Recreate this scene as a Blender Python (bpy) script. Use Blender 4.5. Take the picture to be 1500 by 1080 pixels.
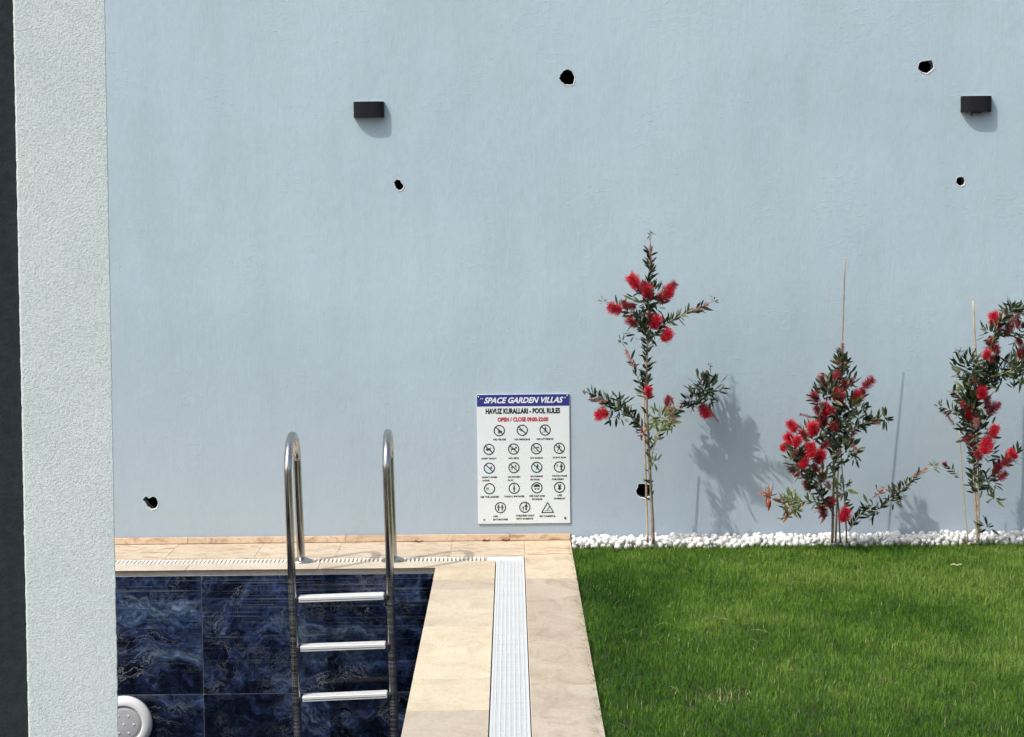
import bpy, bmesh, math, random
import numpy as np
from mathutils import Vector, Matrix, Quaternion, noise
S = bpy.context.scene
for o in list(bpy.data.objects): bpy.data.objects.remove(o)
COL = S.collection
R = random.Random(7)

# ------------------------------------------------------------------ camera
CAM = Vector((0, 0, 1.8)); FPX = 3200.0
_p = math.atan(240/3200); _r = math.radians(.59)
F = Vector((0, math.cos(_p), -math.sin(_p))); U0 = Vector((0, math.sin(_p), math.cos(_p))); R0 = Vector((1, 0, 0))
RT = R0*math.cos(_r) - U0*math.sin(_r); UP = U0*math.cos(_r) + R0*math.sin(_r)
cd = bpy.data.cameras.new('camera'); cam = bpy.data.objects.new('camera', cd); COL.objects.link(cam)
cam.matrix_world = Matrix((( RT.x, UP.x, -F.x, CAM.x), (RT.y, UP.y, -F.y, CAM.y), (RT.z, UP.z, -F.z, CAM.z), (0, 0, 0, 1)))
cd.sensor_width = 36; cd.lens = FPX/1500*36; cd.clip_start = .1; cd.clip_end = 1000
S.camera = cam
def ray(x, y): return F + RT*((x-750)/FPX) - UP*((y-540)/FPX)
def at(x, y, Y):
    d = ray(x, y); return CAM + d*(Y/d.y)
# ------------------------------------------------------------------ light
SUN = Vector((1.05, 1.0, -1.8)).normalized()
w = bpy.data.worlds.new('World'); S.world = w; w.use_nodes = True
nt = w.node_tree; nt.nodes.clear()
sky = nt.nodes.new('ShaderNodeTexSky'); sky.sky_type = 'NISHITA'; sky.sun_disc = False
sky.sun_elevation = math.asin(-SUN.z); sky.sun_rotation = math.atan2(-SUN.x, -SUN.y) % (2*math.pi)
bg = nt.nodes.new('ShaderNodeBackground'); bg.inputs[1].default_value = .15; sky.dust_density = 4; sky.air_density = 1.0; sky.ozone_density = .6
wo = nt.nodes.new('ShaderNodeOutputWorld'); nt.links.new(sky.outputs[0], bg.inputs[0]); nt.links.new(bg.outputs[0], wo.inputs[0])
sl = bpy.data.lights.new('sun', 'SUN'); sl.energy = 2.1; sl.angle = math.radians(.55); sl.color = (1, .96, .90)
so = bpy.data.objects.new('sun', sl); COL.objects.link(so); so.location = (-8, -4, 12); so.rotation_euler = SUN.to_track_quat('-Z', 'Y').to_euler()
S.view_settings.view_transform = 'Standard'; S.view_settings.look = 'None'; S.view_settings.exposure = .36; S.view_settings.gamma = 1
S.view_settings.use_curve_mapping = False

# ------------------------------------------------------------------ helpers
def tag(o, label=None, cat=None, group=None, kind=None):
    if label: o['label'] = label
    if cat: o['category'] = cat
    if group: o['group'] = group
    if kind: o['kind'] = kind
    return o
def link(name, me, parent=None, mat=None):
    o = bpy.data.objects.new(name, me); COL.objects.link(o)
    if parent: o.parent = parent
    if mat and me and not me.materials: me.materials.append(mat)
    return o
def empty(name, loc, rz=0):
    o = bpy.data.objects.new(name, None); COL.objects.link(o); o.location = loc; o.rotation_euler = (0, 0, rz); o.empty_display_size = .1
    return o
def fin(name, bm, mat, parent=None, smooth=False, recalc=True):
    if recalc: bmesh.ops.recalc_face_normals(bm, faces=bm.faces)
    me = bpy.data.meshes.new(name); bm.to_mesh(me); bm.free()
    if smooth:
        for p in me.polygons: p.use_smooth = True
    return link(name, me, parent, mat)
def box(bm, x0, x1, y0, y1, z0, z1):
    v = [bm.verts.new((x, y, z)) for z in (z0, z1) for (x, y) in ((x0, y0), (x1, y0), (x1, y1), (x0, y1))]
    fs = [(0, 3, 2, 1), (4, 5, 6, 7), (0, 1, 5, 4), (1, 2, 6, 5), (2, 3, 7, 6), (3, 0, 4, 7)]
    return [bm.faces.new([v[i] for i in f]) for f in fs]
def prism(bm, pts, z0, z1):
    a = [bm.verts.new((p[0], p[1], z0)) for p in pts]; b = [bm.verts.new((p[0], p[1], z1)) for p in pts]
    n = len(pts); bm.faces.new(a[::-1]); bm.faces.new(b)
    for i in range(n): bm.faces.new((a[i], a[(i+1) % n], b[(i+1) % n], b[i]))
def bevel(bm, w, seg=1):
    bmesh.ops.bevel(bm, geom=list(bm.edges), offset=w, segments=seg, profile=.6, affect='EDGES', clamp_overlap=True)
def tube(bm, pts, rad, n=12, cap=True):
    pts = [Vector(p) for p in pts]
    rr = rad if hasattr(rad, '__len__') else [rad]*len(pts)
    rings = []; ref = Vector((0.31, .95, .05)).normalized(); prev = None
    for i, p in enumerate(pts):
        t = (pts[min(i+1, len(pts)-1)] - pts[max(i-1, 0)]).normalized()
        if prev is None:
            a = t.cross(ref); a.normalize()
        else:
            a = prev - t*prev.dot(t); a.normalize()
        prev = a; b = t.cross(a)
        rings.append([bm.verts.new(p + (a*math.cos(k*2*math.pi/n) + b*math.sin(k*2*math.pi/n))*rr[i]) for k in range(n)])
    for i in range(len(rings)-1):
        for k in range(n): bm.faces.new((rings[i][k], rings[i][(k+1) % n], rings[i+1][(k+1) % n], rings[i+1][k]))
    if cap: bm.faces.new(rings[0][::-1]); bm.faces.new(rings[-1])
def lathe(bm, prof, n=32, M=None):
    M = M or Matrix(); rings = []
    for (r, z) in prof: rings.append([bm.verts.new(M @ Vector((max(r, 1e-4)*math.cos(k*2*math.pi/n), max(r, 1e-4)*math.sin(k*2*math.pi/n), z))) for k in range(n)])
    for i in range(len(rings)-1):
        for k in range(n): bm.faces.new((rings[i][k], rings[i][(k+1) % n], rings[i+1][(k+1) % n], rings[i+1][k]))
    bm.faces.new(rings[0][::-1]); bm.faces.new(rings[-1])
def smoothpts(pts, k=6):
    P = [Vector(p) for p in pts]; out = []
    for i in range(len(P)-1):
        a, b, c, d = P[max(i-1, 0)], P[i], P[i+1], P[min(i+2, len(P)-1)]
        for j in range(k):
            t = j/k
            out.append(.5*((2*b) + (c-a)*t + (2*a-5*b+4*c-d)*t*t + (3*b-a-3*c+d)*t**3))
    return out + [P[-1]]

# ------------------------------------------------------------------ material builder
class Mat:
    def __init__(s, name, rough=.6, metal=0, spec=.5, color=(.5, .5, .5)):
        s.m = bpy.data.materials.new(name); s.m.use_nodes = True; s.t = s.m.node_tree; s.n = s.t.nodes
        s.b = s.n['Principled BSDF']; s.b.inputs['Roughness'].default_value = rough; s.b.inputs['Metallic'].default_value = metal
        s.b.inputs['Specular IOR Level'].default_value = spec; s.b.inputs['Base Color'].default_value = (*color, 1)
        s._co = None
    def L(s, a, b): s.t.links.new(a, b)
    def co(s, kind='Object', scale=(1, 1, 1), rnd=0):
        tc = s.n.new('ShaderNodeTexCoord').outputs[kind]
        mp = s.n.new('ShaderNodeMapping'); s.L(tc, mp.inputs[0]); mp.inputs['Scale'].default_value = scale
        if rnd:
            oi = s.n.new('ShaderNodeObjectInfo'); ml = s.n.new('ShaderNodeMath'); ml.operation = 'MULTIPLY'; ml.inputs[1].default_value = rnd
            s.L(oi.outputs['Random'], ml.inputs[0]); s.L(ml.outputs[0], mp.inputs['Location'])
        return mp.outputs[0]
    def noise(s, co, scale, detail=4, rough=.55, dist=0, out=0):
        n = s.n.new('ShaderNodeTexNoise'); s.L(co, n.inputs['Vector']); n.inputs['Scale'].default_value = scale
        n.inputs['Detail'].default_value = detail; n.inputs['Roughness'].default_value = rough; n.inputs['Distortion'].default_value = dist
        return n.outputs[out]
    def voro(s, co, scale, feat='F1'):
        n = s.n.new('ShaderNodeTexVoronoi'); n.feature = feat; s.L(co, n.inputs['Vector']); n.inputs['Scale'].default_value = scale; return n.outputs['Distance']
    def ramp(s, f, stops, interp='LINEAR'):
        n = s.n.new('ShaderNodeValToRGB'); s.L(f, n.inputs[0]); e = n.color_ramp.elements; n.color_ramp.interpolation = interp
        while len(e) < len(stops): e.new(.5)
        for x, (p, c) in zip(e, stops):
            x.position = p; x.color = (*c, 1) if hasattr(c, '__len__') else (c, c, c, 1)
        return n.outputs[0]
    def mix(s, f, a, b, mode='MIX'):
        n = s.n.new('ShaderNodeMix'); n.data_type = 'RGBA'; n.blend_type = mode
        for v, i in ((f, 0), (a, 6), (b, 7)):
            if hasattr(v, 'is_linked'): s.L(v, n.inputs[i])
            elif i == 0: n.inputs[0].default_value = v
            else: n.inputs[i].default_value = (*v, 1)
        return n.outputs[2]
    def math(s, op, a, b=None):
        n = s.n.new('ShaderNodeMath'); n.operation = op
        for i, v in enumerate((a, b)):
            if v is None: continue
            if hasattr(v, 'is_linked'): s.L(v, n.inputs[i])
            else: n.inputs[i].default_value = v
        return n.outputs[0]
    def col(s, o): s.L(o, s.b.inputs['Base Color']); return s
    def rgh(s, o): s.L(o, s.b.inputs['Roughness']); return s
    def bump(s, h, dist, strength=1, prev=None):
        n = s.n.new('ShaderNodeBump'); s.L(h, n.inputs['Height']); n.inputs['Distance'].default_value = dist; n.inputs['Strength'].default_value = strength
        if prev: s.L(prev, n.inputs['Normal'])
        s.L(n.outputs[0], s.b.inputs['Normal']); return n.outputs[0]
M = {}
# painted garden wall
a = Mat('blue_plaster', .85, spec=.25)
c = a.co(); cs = a.co(scale=(1, 1, .18)); ch = a.co(scale=(.25, 1, 1.2))
base = a.ramp(a.noise(c, .7, 6, .6), [(.3, (.366, .478, .542)), (.5, (.386, .500, .562)), (.72, (.402, .520, .580))])
streak = a.ramp(a.noise(cs, 5, 5, .6), [(.35, .965), (.5, 1.0), (.68, 1.02)])
base = a.mix(1, base, streak, 'MULTIPLY')
pat = a.ramp(a.noise(a.co(scale=(1, 1, .6)), 1.7, 3, .5, .8), [(.40, .975), (.5, 1.0), (.6, 1.02)]); base = a.mix(1, base, pat, 'MULTIPLY')
drip = a.ramp(a.noise(a.co(scale=(1, 1, .05)), 9, 4, .6), [(.57, 1), (.66, .93)])
dmask = a.ramp(a.noise(a.co(scale=(.7, 1, .35)), 1.1, 3), [(.45, 0), (.62, 1)]); base = a.mix(a.math('MULTIPLY', dmask, .4), base, a.mix(1, base, drip, 'MULTIPLY'))
mott = a.ramp(a.noise(c, 26, 5, .65), [(.3, .96), (.7, 1.03)]); base = a.mix(1, base, mott, 'MULTIPLY')
sep = a.n.new('ShaderNodeSeparateXYZ'); a.L(c, sep.inputs[0])
# darker, greyer violet tone towards the wall foot, with an uneven upper limit
zz = a.math('ADD', sep.outputs[2], a.math('MULTIPLY', a.noise(ch, 1.6, 5), -.9))
dm = a.ramp(zz, [(0, .0), (.0, .0)])
mr = a.n.new('ShaderNodeMapRange'); a.L(zz, mr.inputs[0]); mr.inputs[1].default_value = -.5; mr.inputs[2].default_value = .95; mr.inputs[3].default_value = .75; mr.inputs[4].default_value = 0
base = a.mix(mr.outputs[0], base, (.31, .365, .43)); a.col(base)
b1 = a.bump(a.noise(c, 9, 8, .62, .4), .012, .20)
b2 = a.bump(a.noise(cs, 30, 4, .6, .8), .004, .32, b1)
b3 = a.bump(a.ramp(a.noise(a.co(scale=(1, 1, .5)), 18, 3, .5, 1.5), [(.485, 0), (.5, 1), (.515, 0)]), .002, .12, b2)
# trowel dents in loose groups
den = a.math('MULTIPLY', a.ramp(a.noise(a.co(scale=(.8, 1, 1.7)), 38, 3, .6), [(.56, 0), (.66, 1)]), a.ramp(a.noise(c, 3.1, 3), [(.5, 0), (.62, 1)]))
b3 = a.bump(den, .003, .26, b3)
a.bump(a.noise(c, 160, 3, .6), .0016, .42, b3)
M['wall'] = a.m
def simple(name, col, rough=.6, metal=0, spec=.5, vary=.12, scale=20, bumpd=0, bscale=80):
    a = Mat(name, rough, metal, spec); c = a.co(rnd=5)
    n = a.noise(c, scale, 5, .6)
    a.col(a.ramp(n, [(.25, tuple(x*(1-vary) for x in col)), (.75, tuple(min(1, x*(1+vary)) for x in col))]))
    if bumpd: a.bump(a.noise(c, bscale, 4, .6), bumpd, .7)
    return a.m
M['chip'] = simple('bare_white_plaster', (.60, .62, .63), .9, vary=.1, scale=60, bumpd=.002, bscale=200)
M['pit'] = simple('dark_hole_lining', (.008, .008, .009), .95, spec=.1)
# render coat of the near pillar
a = Mat('rough_pale_render', .9, spec=.2); c = a.co()
v = a.noise(c, 260, 3, .75)
a.col(a.mix(1, a.ramp(a.noise(c, 6, 4), [(.3, (.585, .685, .675)), (.7, (.65, .745, .73))]), a.ramp(v, [(.3, .78), (.5, 1), (.7, 1.1)]), 'MULTIPLY'))
p = a.bump(v, .0045, .7); a.bump(a.noise(c, 420, 3, .7), .002, .7, p); M['render'] = a.m
a = Mat('charcoal_render', .9, spec=.2); c = a.co()
a.col(a.ramp(a.noise(c, 60, 4), [(.3, (.016, .022, .027)), (.7, (.026, .034, .040))])); a.bump(a.noise(c, 150, 4, .7), .004, .4); M['charcoal'] = a.m
# travertine: tone of each tile from obj.color
def travertine(name, vein=.5, coarse=False):
    a = Mat(name, .55, spec=.3); c = a.co(scale=(1, .45, 1), rnd=9); c2 = a.co(scale=(.45, 1.3, 1), rnd=4)
    oi = a.n.new('ShaderNodeObjectInfo')
    n1 = a.noise(c2 if coarse else c, 9 if not coarse else 14, 8, .66, 1.1)
    tone = a.ramp(n1, [(.28, (.66, .57, .47)), (.42, (.86, .8, .72)), (.55, (1, .99, .96)), (.75, (1.08, 1.05, 1.0))] if not coarse else
                  [(.30, (.50, .38, .30)), (.41, (.72, .61, .50)), (.47, (.98, .93, .87)), (.56, (1.05, 1.02, .98)), (.63, (.80, .70, .57)), (.72, (1.1, 1.08, 1.04))])
    k = a.mix(vein, (1, 1, 1), tone)
    k = a.mix(1, k, oi.outputs['Color'], 'MULTIPLY')
    k = a.mix(1, k, a.ramp(a.noise(c, 70, 5, .7), [(.3, .9), (.7, 1.06)]), 'MULTIPLY')
    st = a.ramp(a.noise(a.co(rnd=3), 2.3, 6, .65), [(.35, (.8, .76, .7)), (.55, (1, 1, 1))]); k = a.mix(.5, k, st, 'MULTIPLY')
    pit = a.ramp(a.noise(a.co(scale=(1, .5, 1), rnd=2), 120, 2, .5), [(.24, .45), (.33, 1)]); k = a.mix(1, k, pit, 'MULTIPLY')
    a.col(k); p = a.bump(pit, .0015, .6); a.bump(a.noise(c, 60, 5, .6), .002, .35, p)
    return a.m
M['trav'] = travertine('travertine', .5)
M['trav_grey'] = travertine('weathered_travertine', .75)
M['trav_vein'] = travertine('veined_travertine', .95, True)
# blue marble pool tile
a = Mat('blue_marble_tile', .12, spec=.5)
c = a.co(scale=(1, 1, 1), rnd=7)
mp = a.n.new('ShaderNodeMapping'); a.L(c, mp.inputs[0]); mp.inputs['Rotation'].default_value = (0, .6, 0); mp.inputs['Scale'].default_value = (.55, 1, 1.7)
wp = a.n.new('ShaderNodeVectorMath'); wp.operation = 'MULTIPLY_ADD'; a.L(a.noise(c, 2.0, 4, .55, 0, 1), wp.inputs[0]); wp.inputs[1].default_value = (1.5, 1.5, 1.5); a.L(mp.outputs[0], wp.inputs[2])
cl = a.noise(wp.outputs[0], 1.9, 10, .68, .3)
k = a.ramp(cl, [(.36, (.003, .0042, .010)), (.46, (.005, .008, .020)), (.52, (.011, .020, .052)), (.59, (.026, .046, .095)), (.66, (.10, .14, .19)), (.73, (.022, .032, .055))])
fine = a.ramp(a.noise(wp.outputs[0], 11, 9, .8), [(.38, .25), (.5, .9), (.62, 2.0)]); k = a.mix(1, k, fine, 'MULTIPLY')
vn = a.ramp(a.noise(wp.outputs[0], 2.1, 9, .66, .7), [(.492, 0), (.5, 1), (.506, 0)])
vm = a.math('MULTIPLY', vn, a.ramp(a.noise(c, 3, 3), [(.46, 0), (.62, .8)]))
k = a.mix(vm, k, (.27, .29, .31))
vn2 = a.ramp(a.noise(wp.outputs[0], 5.2, 9, .72, .4), [(.47, 0), (.5, .28), (.53, 0)]); k = a.mix(a.math('MULTIPLY', vn2, a.ramp(a.noise(c, 5, 3), [(.45, 0), (.6, 1)])), k, (.16, .19, .24))
gold = a.ramp(a.noise(wp.outputs[0], 3.5, 8, .7, .5), [(.62, 0), (.66, .5), (.70, 0)]); k = a.mix(gold, k, (.10, .12, .13))
# thin pale horizontal streaks, strongest near the top of the tiles
ct = a.co(kind='Object', scale=(.25, .25, 60)); tz = a.noise(ct, 1.0, 4, .75)
tm = a.ramp(tz, [(.53, 0), (.57, 1), (.61, 0)])
g = a.n.new('ShaderNodeNewGeometry'); sp = a.n.new('ShaderNodeSeparateXYZ'); a.L(g.outputs['Position'], sp.inputs[0])
up = a.n.new('ShaderNodeMapRange'); a.L(sp.outputs[2], up.inputs[0]); up.inputs[1].default_value = -.62; up.inputs[2].default_value = -.06; up.inputs[3].default_value = 0; up.inputs[4].default_value = .9
tf = a.math('MULTIPLY', a.math('MULTIPLY', tm, up.outputs[0]), a.ramp(a.noise(a.co(scale=(1.3, 1.3, 6)), 4, 3), [(.4, .0), (.6, 1)]))
k = a.mix(tf, k, (.13, .16, .185)); a.col(k)
a.rgh(a.ramp(a.noise(c, 12, 4), [(.3, .08), (.7, .2)])); M['pool'] = a.m
M['grout'] = simple('grey_grout', (.40, .42, .43), .9, vary=.2)
M['steel'] = None
a = Mat('brushed_stainless_steel', .2, 1, color=(.60, .58, .55)); c = a.co(scale=(1, 1, .05))
a.rgh(a.ramp(a.noise(c, 90, 3), [(.3, .14), (.7, .3)])); a.col(a.ramp(a.noise(a.co(), 7, 4), [(.3, (.36, .345, .32)), (.7, (.56, .545, .52))])); g = a.n.new('ShaderNodeNewGeometry'); sp = a.n.new('ShaderNodeSeparateXYZ'); a.L(g.outputs['Position'], sp.inputs[0])
lowm = a.math('LESS_THAN', sp.outputs[2], -.015)
zb_ = a.noise(a.co(scale=(.5, .5, 90)), 1.6, 3, .7)
bands_ = a.math('MULTIPLY', lowm, a.ramp(zb_, [(.46, 0), (.6, .24)]))  # fine cross bands of duller colour on the rails below deck level
bc = a.b.inputs['Base Color'].links[0].from_socket; a.col(a.mix(bands_, bc, (.44, .43, .40)))
a.L(a.math('SUBTRACT', 1.0, a.math('MULTIPLY', bands_, .85)), a.b.inputs['Metallic'])
M['steel'] = a.m
M['tread'] = simple('pale_anodised_tread', (.70, .73, .73), .45, .2, vary=.06)
M['rubber'] = simple('black_plastic', (.015, .015, .017), .5)
M['lampblack'] = simple('black_powder_coat', (.009, .010, .014), .7, spec=.2, vary=.1, bumpd=.0006, bscale=900)
M['lens'] = simple('frosted_lens', (.35, .36, .36), .4)
M['whiteplastic'] = simple('white_grate_plastic', (.63, .66, .66), .5, vary=.05, scale=6)
M['fargrate'] = simple('dusty_white_grate_plastic', (.76, .72, .64), .6, vary=.08, scale=5)
M['poollight'] = simple('white_lamp_rim', (.68, .69, .68), .4, vary=.05)
M['poollens'] = simple('grey_lamp_lens', (.40, .41, .42), .35, vary=.12, scale=12)
M['concrete'] = simple('concrete', (.28, .26, .23), .9, vary=.2, scale=8)
M['joint'] = simple('cream_joint', (.60, .52, .41), .9, vary=.15, scale=30)
M['channel'] = simple('drain_channel', (.16, .145, .12), .9)
M['soil'] = simple('dark_soil', (.045, .04, .025), .95, vary=.4, scale=30)
M['earth'] = simple('dry_earth', (.17, .14, .1), .95, vary=.3, scale=.6)
M['signwhite'] = simple('sign_white', (.64, .70, .72), .4, vary=.02, scale=4)
M['signblue'] = simple('sign_blue', (.018, .026, .2), .4, vary=.05)
M['ink'] = simple('sign_black_ink', (.012, .014, .02), .5, vary=.02)
M['inkred'] = simple('sign_red_ink', (.42, .02, .05), .5, vary=.02)
M['inkblue'] = simple('sign_light_blue_ink', (.50, .64, .70), .5, vary=.02)
M['bark'] = simple('reddish_brown_bark', (.30, .22, .16), .85, vary=.3, scale=40, bumpd=.002, bscale=150)
M['palebark'] = simple('pale_bark', (.50, .42, .33), .85, vary=.25, scale=40, bumpd=.002, bscale=150)
M['cane'] = simple('pale_cane', (.52, .42, .28), .6, vary=.25, scale=18)
M['canegrey'] = simple('grey_brown_cane', (.33, .26, .21), .6, vary=.25, scale=18)
M['scrap'] = simple('dried_red_petal', (.2, .03, .02), .8, vary=.3)
M['straw'] = simple('straw', (.55, .5, .33), .8, vary=.3)
def leafmat(name, stops, tr=.25):
    a = Mat(name, .42, spec=.45); oi = a.n.new('ShaderNodeObjectInfo'); g = a.n.new('ShaderNodeNewGeometry')
    r = a.math('FRACT', a.math('ADD', oi.outputs['Random'], g.outputs['Random Per Island']))
    k = a.ramp(r, stops); a.col(k)
    t = a.n.new('ShaderNodeBsdfTranslucent'); a.L(k, t.inputs[0]); mx = a.n.new('ShaderNodeMixShader'); mx.inputs[0].default_value = tr
    a.L(a.b.outputs[0], mx.inputs[1]); a.L(t.outputs[0], mx.inputs[2]); a.L(mx.outputs[0], a.n['Material Output'].inputs[0])
    return a.m
M['leaf'] = leafmat('bottlebrush_leaf', [(0, (.010, .020, .009)), (.45, (.024, .044, .017)), (.75, (.055, .085, .034)), (.9, (.10, .13, .055)), (1, (.19, .22, .11))], .12)
M['leafyoung'] = leafmat('young_leaf', [(0, (.10, .15, .05)), (.6, (.20, .25, .08)), (1, (.34, .30, .13))], .3)
M['leafred'] = leafmat('orange_red_young_leaf', [(0, (.38, .08, .04)), (.5, (.45, .14, .07)), (1, (.5, .25, .14))], .3)
M['petal'] = leafmat('crimson_filament', [(0, (.56, .012, .035)), (.6, (.74, .025, .065)), (1, (.85, .12, .17))], .35)
M['petaldark'] = leafmat('dull_crimson_filament', [(0, (.26, .02, .03)), (.6, (.42, .04, .06)), (1, (.5, .12, .11))], .3)
M['petalold'] = leafmat('faded_pink_filament', [(0, (.34, .15, .12)), (.6, (.46, .2, .17)), (1, (.5, .3, .25))], .2)

# ------------------------------------------------------------------ layout (metres)
WY = 11.65; POOL_X = -.392; POOL_Y = 10.80; GX0, GX1 = -.093, .053; DX = .305; NEAR = 5.3; PL = -4.6; PN = 5.6

# ground sheet to the horizon with the pool cut out
bm = bmesh.new(); B = 250; z = -.09
xs = [-B, PL-.1, POOL_X+.05, B]; ys = [-B, PN-.1, POOL_Y+.1, B]
V = {(i, j): bm.verts.new((xs[i], ys[j], z)) for i in range(4) for j in range(4)}
for i in range(3):
    for j in range(3):
        if (i, j) != (1, 1): bm.faces.new((V[i, j], V[i+1, j], V[i+1, j+1], V[i, j+1]))
tag(fin('ground', bm, M['earth']), kind='structure')
bm = bmesh.new(); box(bm, -6, DX-.004, -3, PN-.02, -.08, 0); tag(fin('terrace', bm, M['concrete']), kind='structure')

# ------------------------------------------------------------------ garden wall with real weep holes
HOLES = [  # px, py, outline in px offsets
 (831, 113, [(-12.5, 2), (-10, -4), (-6, -9), (-1, -12), (4, -11), (8, -8), (10.5, -2), (11, 5), (9, 10), (3, 11.5), (-4, 11), (-9, 7)]),
 (1356, 98, [(-12, 1), (-10, -5), (-5, -8.5), (2, -9), (9, -10), (12, -5), (12.5, 1), (8, 6), (2, 10), (-5, 8), (-10, 5)]),
 (584, 271, [(-7, -4), (-3, -8), (2, -7), (5, -2), (8, 2), (5, 7), (0, 8), (-4, 5), (-6, 0)]),
 (1407, 266, [(-7, 1), (-5, -5), (0, -7), (5, -6), (7, 0), (5, 5), (1, 7), (-4, 5)]),
 (220, 736, [(-12, -4), (-7, -9.5), (-2, -6), (4, -9), (10, -6), (12, 1), (9, 8), (2, 11), (-4, 7), (-7, 1)]),
 (943, 719, [(-12, 0), (-9, -5), (-8, -10), (-2, -11), (5, -10), (10, -7), (11.5, 0), (10, 8), (3, 11), (-4, 10), (-10, 6)]),
]
wall = empty('garden_wall', (0, WY, 0)); tag(wall, 'tall pale blue plastered wall with round holes behind the pool and lawn', 'wall')
hw = []
for (px, py, o) in HOLES:
    o2 = []
    for k in range(len(o)):
        (x0, y0), (x1, y1) = o[k], o[(k+1) % len(o)]
        for t in (0, .5):
            j = 1 + R.uniform(-.05, .05); o2.append(((x0+(x1-x0)*t)*j, (y0+(y1-y0)*t)*j))
    hw.append([(at(px+dx, py+dy, WY).x, at(px+dx, py+dy, WY).z) for dx, dy in o2])
cu = bpy.data.curves.new('w', 'CURVE'); cu.dimensions = '2D'; cu.fill_mode = 'BOTH'; cu.extrude = .12
def spl(pts):
    s = cu.splines.new('POLY'); s.points.add(len(pts)-1); s.use_cyclic_u = True
    for q, p in zip(s.points, pts): q.co = (p[0], p[1], 0, 1)
outer = [(x, -.7) for x in np.linspace(-6.5, 6.5, 14)] + [(x, 4.2) for x in np.linspace(6.5, -6.5, 14)]
spl(outer)
for h in hw: spl(h)
co = bpy.data.objects.new('w', cu); COL.objects.link(co)
me = bpy.data.meshes.new_from_object(co); bpy.data.objects.remove(co)
me.transform(Matrix.Rotation(math.radians(90), 4, 'X')); me.transform(Matrix.Translation((0, .12, 0)))
me.materials.clear(); me.name = 'wall_face'
link('wall_face', me, wall, M['wall'])
bm = bmesh.new(); box(bm, -6.5, 6.5, .24, .4, -.7, 4.2); fin('wall_back', bm, M['concrete'], wall)
for h, (px, py, o) in zip(hw, HOLES):
    cx = sum(p[0] for p in h)/len(h); cz = sum(p[1] for p in h)/len(h)
    bm = bmesh.new(); n = len(h); rings = []
    for (s, y) in ((1.0, .030), (1.02, .06), (1.0, .22)):
        rings.append([bm.verts.new(((p[0]-cx)*s*.985+cx, y, (p[1]-cz)*s*.985+cz)) for p in h])
    for i in range(2):
        for k in range(n): bm.faces.new((rings[i][k], rings[i][(k+1) % n], rings[i+1][(k+1) % n], rings[i+1][k]))
    bm.faces.new(rings[2]); hole = fin('weep_hole', bm, M['pit'], wall)
    bm = bmesh.new(); prof = []
    for k, p in enumerate(h):
        d = Vector((p[0]-cx, p[1]-cz)); L = d.length; u = d/L
        wide = .0010 + .0058*max(0, -u.y*.8+u.x*.35)*R.uniform(.4, 1.3) + R.uniform(0, .0012)
        prof.append([(cx+u.x*(L+wide), -.0008, cz+u.y*(L+wide)), (cx+u.x*(L+wide*.5), -.003, cz+u.y*(L+wide*.5)), (cx+u.x*(L-.0012), -.0012, cz+u.y*(L-.0012)), (cx+u.x*(L-.002), .018, cz+u.y*(L-.002))])
    vs = [[bm.verts.new(q) for q in pr] for pr in prof]
    for k in range(n):
        for j in range(3): bm.faces.new((vs[k][j], vs[(k+1) % n][j], vs[(k+1) % n][j+1], vs[k][j+1]))
    fin('chipped_rim', bm, M['chip'], hole)

# ------------------------------------------------------------------ wall plinth, deck and coping
def tile_obj(name, pts, z0, z1, mat, parent, tone, bev=.0025):
    bm = bmesh.new(); cx = sum(p[0] for p in pts)/len(pts); cy = sum(p[1] for p in pts)/len(pts)
    prism(bm, [(p[0]-cx, p[1]-cy) for p in pts], z0, z1); bevel(bm, bev)
    o = fin(name, bm, mat, parent); o.location = (cx, cy, 0); t = R.uniform(.965, 1.035); o.color = (tone[0]*t, tone[1]*t, tone[2]*t*R.uniform(.97, 1.02), 1)
    return o
def rect(x0, x1, y0, y1, g=.0013): return [(x0+g, y0+g), (x1-g, y0+g), (x1-g, y1-g), (x0+g, y1-g)]
CREAM = (.655, .58, .44); YEL = (.685, .605, .45); GREY = (.47, .405, .325); TAN = (.60, .49, .37)
pav = empty('pool_surround', (0, 0, 0)); tag(pav, kind='structure')
bm = bmesh.new()   # mortar bed under the tiles
for (x0, x1, y0, y1) in ((PL-.4, DX-.01, 11.128, WY-.002), (PL-.4, POOL_X-.004, POOL_Y+.016, 10.982), (POOL_X+.012, GX0-.002, PN-.01, 10.982), (GX1+.002, DX-.01, PN-.01, 11.128)):
    box(bm, x0, x1, y0, y1, -.5, -.0030)
fin('mortar_bed', bm, M['joint'], pav)
bm = bmesh.new(); box(bm, GX0-.002, GX1+.002, PN, 10.982, -.12, -.045); box(bm, PL-.4, GX1+.002, 10.982, 11.128, -.12, -.045); fin('drain_channel', bm, M['channel'], pav)
# back strip along the wall
xb = [PL-.4, -4.2, -3.6, -3.0, -2.42, -1.80, -1.34, -.92, -.33, .055]
for a0, a1 in zip(xb, xb[1:]): tile_obj('tile', rect(a0, a1, 11.13, 11.63, .0006), -.002, 0, M['trav_vein'], pav, (.64, .56, .45), .0008)
tile_obj('tile', rect(.055, DX, 11.13, 11.63), -.002, 0, M['trav_vein'], pav, (.68, .57, .42))
# coping between the back drain and the pool
xc = [PL-.4, -4.3, -3.4, -2.6, -1.64, -.98]
for a0, a1 in zip(xc, xc[1:]): tile_obj('coping_tile', rect(a0, a1, POOL_Y-.012, 10.98), -.002, 0, M['trav'], pav, (.62, .56, .45))
g = .0013
tile_obj('coping_tile', [(-.98+g, POOL_Y-.012), (POOL_X-.002, POOL_Y-.012), (-.115, 10.98-g), (-.98+g, 10.98-g)], -.002, 0, M['trav'], pav, (.63, .56, .44))
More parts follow.
